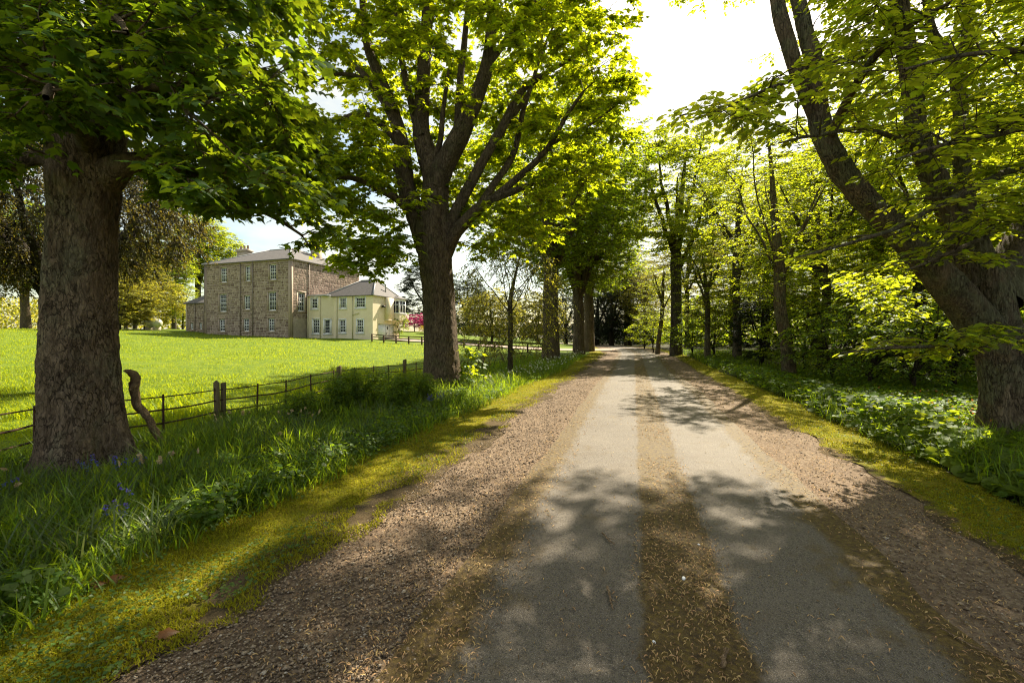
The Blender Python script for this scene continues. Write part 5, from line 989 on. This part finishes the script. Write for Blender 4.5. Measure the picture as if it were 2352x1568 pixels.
for v0, v1, n, sd, lb in ((-3.8, -2.5, 9000, 93, "tiny clover leaves scattered over the left moss strip"), (2.8, 3.7, 3500, 94, "tiny clover leaves scattered over the right moss strip")):
    r = np.random.default_rng(sd); x, Y, v = scatter(n, v0, v1, 1.3, 18, 1.5, r); k = fbm(V2(x * 1.7, Y * 1.7), 3, sd) > -.1; x, Y = x[k], Y[k]; m = len(x)
    V, F = leaves(TD, np.stack([x, Y, gz(x, Y) + .045], 1), r.normal(size=(m, 3)) * (1, 1, .15), r.normal(0, .3, (m, 3)) + (0, 0, 1), r.uniform(.015, .035, m)); obj("clover", mk_mesh("clover", V, F, M['clover']), None, None, lb, "clover", None, "stuff")

# ------------------------------------------------------------------ gravel stones and dry litter on the drive
def octa(P, S, r):
    V0 = np.array([(1, 0, 0), (0, 1, 0), (-1, 0, 0), (0, -1, 0), (0, 0, .7), (0, 0, -.7)], float); F0 = np.array([(0, 1, 4), (1, 2, 4), (2, 3, 4), (3, 0, 4), (1, 0, 5), (2, 1, 5), (3, 2, 5), (0, 3, 5)]); n = len(P); a = r.uniform(0, 6.28, n)
    W = V0[None] * (1 + r.uniform(-.35, .35, (n, 6, 1))) * S[:, None, None] * np.stack([np.ones(n), r.uniform(.6, 1, n), r.uniform(.45, .8, n)], 1)[:, None]; c, s = np.cos(a)[:, None], np.sin(a)[:, None]
    W = np.stack([W[..., 0] * c - W[..., 1] * s, W[..., 0] * s + W[..., 1] * c, W[..., 2] + r.uniform(-.15, .15, (n, 6)) * S[:, None]], -1); return (P[:, None] + W).reshape(-1, 3), (F0[None] + (np.arange(n) * 6)[:, None, None]).reshape(-1, 3)
for v0, v1, n, sd, lb in ((-2.7, -1.12, 48000, 95, "loose brown and buff gravel left of the wheel tracks"), (1.7, 2.95, 10000, 96, "loose gravel under leaf litter right of the wheel tracks")):
    r = np.random.default_rng(sd); x, Y, v = scatter(n, v0 - .1, v1 + .1, 1.2, 20, 1.7, r); k = cull(x, Y) & (r.random(len(v)) < np.clip((np.minimum(v - v0, v1 - v) + .25 * fbm(V2(Y * 1.5, v), 3, sd)) / .25, 0, 1)) & (fbm(V2(x * 1.1, Y * 1.1), 3, sd + 3) + .25 * r.normal(size=n) > -.45); x, Y = x[k], Y[k]; m = len(x)
    V, F = octa(np.stack([x, Y, gz(x, Y) + .001], 1), r.uniform(.003, .0105, m) * (1 + .05 * Y) * np.where(r.random(m) < .04, 1.9, 1), r); obj("gravel", mk_mesh("gravel", V, F, M['pebble']), None, None, lb, "gravel", None, "stuff")
def curls(P, L, w, r):
    """curled dry bud scales: three short quads each"""
    n = len(P); a = r.uniform(0, 6.28, n); cv = r.normal(0, 1.1, n); t = np.array([0, .34, .67, 1.]); ang = a[:, None] + cv[:, None] * t; st = L[:, None] / 3
    cx = np.cumsum(np.concatenate([np.zeros((n, 1)), (np.cos(ang[:, :3]) * st)], 1), 1); cy_ = np.cumsum(np.concatenate([np.zeros((n, 1)), (np.sin(ang[:, :3]) * st)], 1), 1); hz = np.array([.001, .006, .007, .002])[None] * (1 + r.random((n, 1)))
    C = P[:, None] + np.stack([cx, cy_, np.broadcast_to(hz, (n, 4))], -1); sdv = np.stack([-np.sin(ang), np.cos(ang), r.normal(0, .4, (n, 4))], -1) * (w[:, None] * np.array([.4, 1, 1, .3]))[..., None] * .5
    V = np.stack([C - sdv, C + sdv], 2).reshape(n, 8, 3); F0 = np.array([(0, 1, 3, 2), (2, 3, 5, 4), (4, 5, 7, 6)]); return V.reshape(-1, 3), (F0[None] + (np.arange(n) * 8)[:, None, None]).reshape(-1, 4)
for v0, v1, n, pk, sd, lb in ((-.12, .62, 13000, 1, 97, "dry yellow bud scales littering the mossy centre strip"), (-1.6, -.75, 6500, 1, 98, "dry bud scales gathered along the left edge of the drive"), (1.3, 3.1, 15000, 0, 99, "brown leaf litter covering the right margin of the drive"), (-2.6, -1.2, 4500, 0, 100, "dry bud scales strewn over the left gravel"), (-1.1, 1.7, 1500, 0, 102, "few dry bud scales lying on the wheel tracks")):
    r = np.random.default_rng(sd); x, Y, v = scatter(n, v0, v1, 1.2, 30, 1.65, r); t_ = np.abs((v - (v0 + v1) / 2) / (v1 - v0) * 2); k = cull(x, Y) & (r.random(n) < np.clip((1.0 - t_) * 2.2, 0, 1)) & (fbm(V2(x * 1.6, Y * 1.1), 3, sd) + .25 * r.normal(size=n) > -.2); x, Y = x[k], Y[k]; m = len(x)
    V, F = curls(np.stack([x, Y, gz(x, Y) + .007], 1), r.uniform(.010, .036, m) * (1 + .04 * Y), r.uniform(.0025, .006, m) * (1 + .07 * Y), r); obj("leaf_litter", mk_mesh("leaf_litter", V, F, M['litter']), None, None, lb, "litter", None, "stuff")

# ------------------------------------------------------------------ butterbur patch and woodland floor at the right
rb = np.random.default_rng(111); x, Y, v = scatter(8200, 3.55, 8.2, 2.6, 16, 1.1, rb); k = (v > 3.62 + .15 * fbm(V2(Y * .8, Y * 0), 3, 3)) & (v < 5.0 + 1.9 * np.clip((9 - Y) / 5, 0, 1.4)) & cull(x, Y) & (np.hypot(x - bH[0], Y - bH[1]) > .62); x, Y, v = x[k], Y[k], v[k]; n = len(x)
hh = (.10 + .22 * np.clip((v - 3.6) / .6, 0, 1)) * rb.uniform(.6, 1.25, n); pq = 1176 + x / Y * FPX; hh = np.where((pq > 2200) & (Y > 4.5) & (Y < 7.4), hh * .45, hh); S = rb.uniform(.06, .145, n); Pz = np.stack([x, Y, gz(x, Y) + hh], 1); Dd = rb.normal(size=(n, 3)) * (1, 1, .12) + (-.5, -.5, -.15); Nn = rb.normal(0, .38, (n, 3)) + (-.12, -.12, 1)
bp = gp(float(x.mean()), float(Y.mean())); patch = thing("butterbur_patch", "patch of round overlapping butterbur leaves beside the right verge", "plants", bp)
far = np.ones(n, bool); px = 1176 + x / Y * FPX; py = 775 - (Pz[:, 2] - CAMH) / Y * FPX; vis = (px < 2352) & (py < 1568); far[np.argsort(-np.where(vis, S / Y, 0))[:300]] = False
V, F = leaves(TR, Pz[far], Dd[far], Nn[far], S[far]); obj("leaf_mass", mk_mesh("leaf_mass", V - bp, F, M['butter']), patch, kind="stuff")
me = mk_mesh("leaf", TR[0], TR[1], M['butter']); X_, Y_, Z_ = leaf_frames(Dd[~far], Nn[~far]); ps, ss = Pz[~far] - bp, S[~far]
for q in range(len(ps)):
    o = obj("leaf", me, patch); o.matrix_basis = Matrix([[X_[q][r_] * ss[q], Y_[q][r_] * ss[q], Z_[q][r_] * ss[q], ps[q][r_]] for r_ in range(3)] + [[0, 0, 0, 1]])
V, F = twigs(Pz - np.stack([rb.normal(0, .03, n), rb.normal(0, .03, n), hh], 1), Pz, .004); obj("stalk", mk_mesh("stalk", V - bp, F, M['butter']), patch, kind="stuff")
x, Y, v = scatter(60000, 3.5, 22, 3, 40, 1.25, rg); k = (v > 3.62 + .2 * fbm(V2(x * .6, Y * .6), 3, 63)) & cull(x, Y) & (fbm(V2(x * .5, Y * .5), 3, 65) + .25 * (v < 7) > -.12); x, Y, v = x[k], Y[k], v[k]; h = (.12 + .16 * (v < 7)) * rg.uniform(.5, 1.6, len(x))
V, F = blades(np.stack([x, Y, gz(x, Y) - .01], 1), h, rg.uniform(.006, .016, len(x)) + .0004 * Y, rg.uniform(0, 6.28, len(x)), rg.normal(.12, .22, len(x)), rg.uniform(.2, 1, len(x)), 2); obj("woodland_grass", mk_mesh("woodland_grass", V, F, M['long']), None, None, "grass and bluebell leaves on the bank under the right-hand trees", "grass", None, "stuff")
x, Y, v = scatter(15000, 3.7, 18, 8, 38, 1.1, rg); k = cull(x, Y) & (fbm(V2(x * .4, Y * .4), 3, 67) > -.1); x, Y = x[k], Y[k]; C = np.stack([x, Y, gz(x, Y) + rg.uniform(.05, .35, len(x))], 1); lv = sprays(C, rg.normal(size=C.shape), 3, 4, .2, .085, rg, el=(-.1, .5), spread=3.14, flat=.4); V, F = leaves(TD, *lv[:4])
obj("woodland_herbs", mk_mesh("woodland_herbs", V, F, M['weed']), None, None, "low leafy herbs covering the woodland floor", "herbs", None, "stuff")

# ------------------------------------------------------------------ verge plants one by one
TN = (TB[0] * np.array([1, .42, 1]), TB[1])
def herb(px, py, Y, h, w, seed, lb):
    r = np.random.default_rng(seed); p = gp(*at(px, py, Y)[:2]); o = thing("herb_clump", lb, "plant", p); ns = 26; st, C = [], []
    for k in range(ns):
        a = r.uniform(0, 6.28); d = np.array([np.cos(a), np.sin(a), 0]) * w * r.uniform(.1, 1); hh = h * r.uniform(.6, 1.1); P = np.array([d * .4, d * .7 + (0, 0, hh * .5), d + (0, 0, hh)]); st.append((P, np.array([.008, .006, .003]), 4))
        for q in np.linspace(.3, 1, 7): C.append(P[0] * (1 - q) ** 2 + P[1] * 2 * q * (1 - q) + P[2] * q * q)
    C = np.array(C); obj("stem", tubes_mesh("stem", st, M['feather']), o); lv = sprays(C, r.normal(size=C.shape), 4, 7, .17, .075, r, el=(-.3, .5), spread=3.14, droop=.5, flat=.5); V, F = leaves(TN, *lv[:4]); obj("foliage", mk_mesh("foliage", V, F, M['feather']), o)
for q in [(775, 960, 10.2, .85, .55, 1, "feathery herb clump left of the group near the wooden fence post"), (850, 950, 10.6, .95, .6, 2, "tallest feathery herb clump in the middle of the bank"), (920, 970, 10.2, .8, .5, 3, "feathery herb clump nearest the bluebells by the forked sycamore"), (960, 955, 11.2, .7, .5, 4, "feathery herb clump behind the bluebells"), (700, 975, 9.6, .6, .5, 5, "low feathery herb clump beside withered daffodils")]: herb(*q)
def daff(px, py, Y, nf, seed, lb, petal='wither', name="daffodil_clump", hh=.36):
    r = np.random.default_rng(seed); p = gp(*at(px, py, Y)[:2]); o = thing(name, lb, "flower", p); n = 26; B = np.stack([r.normal(0, .06, n), r.normal(0, .06, n), np.zeros(n)], 1)
    V, F = blades(B, r.uniform(.2, .42, n), r.uniform(.010, .016, n), r.uniform(0, 6.28, n), r.uniform(.05, .4, n), r.uniform(.3, 1.0, n), 4); obj("leaf_tuft", mk_mesh("leaf_tuft", V, F, M['daffleaf']), o)
    for k in range(nf):
        b = np.array([*r.normal(0, .06, 2), 0]); d = np.array([*r.normal(0, .09, 2), 0]); h = hh * r.uniform(.8, 1.25); P = np.array([b, b + d * .4 + (0, 0, h * .6), b + d + (0, 0, h), b + d * 1.25 + (0, 0, h - .015)]); obj("stem", tubes_mesh("stem", [(spline(P, .05), .0035, 5)], M['daffleaf']), o)
        c = P[-1]; m = 7; a = np.arange(m) * 6.28 / m; hd = nrm((d + (0, 0, -.02))[None])[0]; u_ = nrm(np.cross(hd, (0, 0, 1.))[None])[0]; w_ = np.cross(hd, u_); D = np.cos(a)[:, None] * u_ + np.sin(a)[:, None] * w_ + hd * .5; V, F = leaves(TB, np.repeat(c[None], m, 0), D, np.repeat(hd[None], m, 0) + r.normal(0, .4, (m, 3)), r.uniform(.028, .045, m)); obj("flower", mk_mesh("flower", V, F, M[petal]), o)
for q in [(510, 985, 8.3, 6, 1, "withered daffodils in front of the twin wooden fence posts"), (560, 985, 8.6, 5, 2, "withered daffodils just right of the twin wooden fence posts"), (665, 1000, 8.2, 5, 3, "withered daffodils left of the feathery herbs"), (715, 985, 8.9, 4, 4, "withered daffodils touching the feathery herbs"), (345, 1130, 5.0, 6, 5, "withered daffodils beside the bluebells at the foot of the massive sycamore"), (375, 1150, 4.8, 3, 6, "drooping withered daffodils right of the sycamore-foot bluebells"), (45, 1160, 4.4, 3, 7, "withered daffodils at the left edge below the sycamore"), (640, 1080, 6.2, 2, 8, "two withered daffodils among pale weeds near the moss strip")]: daff(*q)
for q in [(1055, 885, 13.2, 3, 11, "white narcissus at the foot of the forked sycamore"), (1180, 870, 16.5, 4, 12, "white narcissus clump in the sunlit verge past the forked sycamore"), (1120, 880, 14.8, 4, 13, "white narcissus right of the forked sycamore's roots"), (1240, 850, 20, 4, 14, "white narcissus near the thin drooping tree")]: daff(*q, 'white_petal', "narcissus_clump")
def bluebell(px, py, Y, ns, seed, lb, hh=.34):
    r = np.random.default_rng(seed); p = gp(*at(px, py, Y)[:2]); o = thing("bluebell_clump", lb, "flower", p); n = 16; V, F = blades(np.stack([r.normal(0, .05, n), r.normal(0, .05, n), np.zeros(n)], 1), r.uniform(.15, .3, n), r.uniform(.01, .015, n), r.uniform(0, 6.28, n), r.uniform(.1, .5, n), r.uniform(.3, 1, n), 3); obj("leaf_tuft", mk_mesh("leaf_tuft", V, F, M['long']), o)
    for k in range(ns):
        b = np.array([*r.normal(0, .07, 2), 0]); d = np.array([*r.normal(0, .06, 2), 0]); h = hh * r.uniform(.8, 1.2); P = spline([b, b + d * .3 + (0, 0, h * .7), b + d * 1.2 + (0, 0, h)], .03); obj("stem", tubes_mesh("stem", [(P, .003, 4)], M['long']), o)
        c = np.repeat(P[-5:], 4, 0) + r.normal(0, .006, (len(P[-5:]) * 4, 3)); m = len(c); D = r.normal(size=(m, 3)) * (1, 1, .3) + (0, 0, -.7); V, F = leaves((TB[0] * (1, .8, 1), TB[1]), c, D, r.normal(size=(m, 3)), r.uniform(.018, .03, m)); obj("flower", mk_mesh("flower", V, F, M['blue_petal']), o)
for q in [(285, 1140, 4.9, 7, 1, "bluebells beside withered daffodils at the foot of the massive sycamore"), (235, 1130, 5.0, 4, 2, "small bluebell group left of the withered daffodils under the sycamore"), (265, 1270, 3.75, 4, 3, "lone bluebells low in the left foreground grass"), (985, 945, 10.3, 7, 4, "bluebells on the bank left of the moss strip below the forked sycamore"), (1012, 938, 10.6, 7, 5, "bluebells just right of the others below the forked sycamore"), (8, 1180, 4.3, 3, 6, "bluebells at the left picture edge")]: bluebell(*q)
r = np.random.default_rng(131); x, Y, v = scatter(420, -5.6, -3.6, 17, 36, .6, r); n = len(x); V, F = leaves(TD, np.stack([x, Y, gz(x, Y) + r.uniform(.25, .42, n)], 1), r.normal(size=(n, 3)), r.normal(size=(n, 3)), r.uniform(.05, .09, n)); obj("narcissus_drift", mk_mesh("narcissus_drift", V, F, M['white_petal']), None, None, "drift of small white narcissus along the verge under the avenue trees", "flowers", None, "stuff")
x, Y, v = scatter(130, 5.3, 7.5, 7, 11, .6, r); n = len(x); V, F = leaves(TD, np.stack([x, Y, gz(x, Y) + r.uniform(.2, .38, n)], 1), r.normal(size=(n, 3)), r.normal(size=(n, 3)), r.uniform(.03, .06, n)); obj("orange_flower_drift", mk_mesh("orange_flower_drift", V, F, M['orange_petal']), None, None, "scattered faded orange flowers behind the butterbur leaves", "flowers", None, "stuff")

# ------------------------------------------------------------------ dead wood and small things lying about
lb_ = gp(*at(388, 1030, 6.5)[:2]); lg = thing("dead_branch", "bent bare dead branch leaning beside the massive sycamore", "branch", lb_)
P = spline([lb_ + (0, 0, -.1), at(365, 1005, 6.5), at(335, 955, 6.45), at(313, 925, 6.4), at(309, 890, 6.35), at(312, 868, 6.3), at(300, 853, 6.2), at(288, 850, 6.1)], .05); rr = np.interp(np.linspace(0, 1, len(P)), [0, .2, .55, .7, .8, .9, 1], [.028, .046, .05, .052, .062, .05, .016]); P = P + .02 * np.stack([fbm(P * 6 + k_ * 9, 3, 4) for k_ in range(3)], 1); obj("stem", rod("stem", P, rr, 14, M['deadwood'], lb_, True, .4, 5), lg)
obj("snag", rod("snag", np.array([at(312, 880, 6.3), at(302, 892, 6.2), at(298, 896, 6.15)]), [.04, .03, .01], 8, M['deadwood'], lb_), lg)
for pts, r0, lb in [([(1384, 1228), (1396, 1243), (1412, 1254)], .007, "short forked twig lying on the left wheel track in the shade"), ([(1396, 1355), (1400, 1378), (1407, 1405)], .009, "pale broken stick on the left wheel track nearest the camera"), ([(1660, 1540), (1664, 1515), (1668, 1500)], .014, "splintered pale wood at the bottom of the centre strip"), ([(2160, 1445), (2230, 1485), (2300, 1518)], .005, "long thin twig on the right edge of the drive"), ([(860, 1325), (864, 1340), (862, 1355)], .005, "small pale twig on the left gravel"), ([(700, 1440), (718, 1425), (735, 1408)], .006, "curved dry twig on the left gravel near the moss"), ([(930, 1340), (970, 1330), (1010, 1318)], .005, "thin dry stalk lying across the left gravel")]:
    P = []
    for (px, py) in pts:
        Y = 1724 / (py - 763.5); P.append(gp((px - 1176) / FPX * Y, Y) + (0, 0, r0 + .012))
    P = np.array(P); P = spline(P, .02); P = P + np.random.default_rng(len(lb)).normal(0, .003, P.shape); o = thing("stick", lb, "stick", P[0]); obj("stem", rod("stem", P, np.linspace(r0, r0 * .55, len(P)), 7, M['deadwood'], P[0], True, .3, 2), o)
    k = len(P) // 2; obj("side_twig", rod("side_twig", np.array([P[k], P[k] + (P[-1] - P[0]) * .25 + (.03, .02, .006)]), [r0 * .6, r0 * .2], 5, M['deadwood'], P[0]), o)
for px, py, s, lb in [(1570, 1330, .02, "white pebble on the left edge of the mossy centre strip"), (1502, 1475, .012, "small white stone on the centre seam of the drive"), (1605, 1250, .012, "pale pebble in the shaded centre strip")]:
    Y = 1724 / (py - 763.5); p = gp((px - 1176) / FPX * Y, Y); rr = np.random.default_rng(px); a = np.linspace(-1, 1, 7); V, F, T = tube(np.array([(k_ * s, 0, s * .5) for k_ in a]), np.maximum(s * .62 * np.sqrt(1 - a * a), .001), 9, True, .12, 2); o = obj("pebble", mk_mesh("pebble", V, F, M['white'], True, T), None, p, lb, "pebble"); o.rotation_euler[2] = rr.uniform(0, 3)
for px, py, lb in [(205, 1355, "curled brown dead leaf at the edge of the long grass, left"), (250, 1340, "curled reddish dead leaf at the edge of the long grass, right"), (365, 1475, "pale dry leaf on the bare soil by the moss"), (505, 1045, "dry leaf on the verge grass near the sycamore")]:
    Y = 1724 / (py - 763.5); p = gp((px - 1176) / FPX * Y, Y) + (0, 0, .05); V, F = leaves((TS[0] * (1, 1, 2.5), TS[1]), np.zeros((1, 3)), np.array([[.8, .5, .1]]), np.array([[.2, -.3, 1.]]), np.array([.09])); obj("dead_leaf", mk_mesh("dead_leaf", V, F, M['deadleaf']), None, p, lb, "leaf")
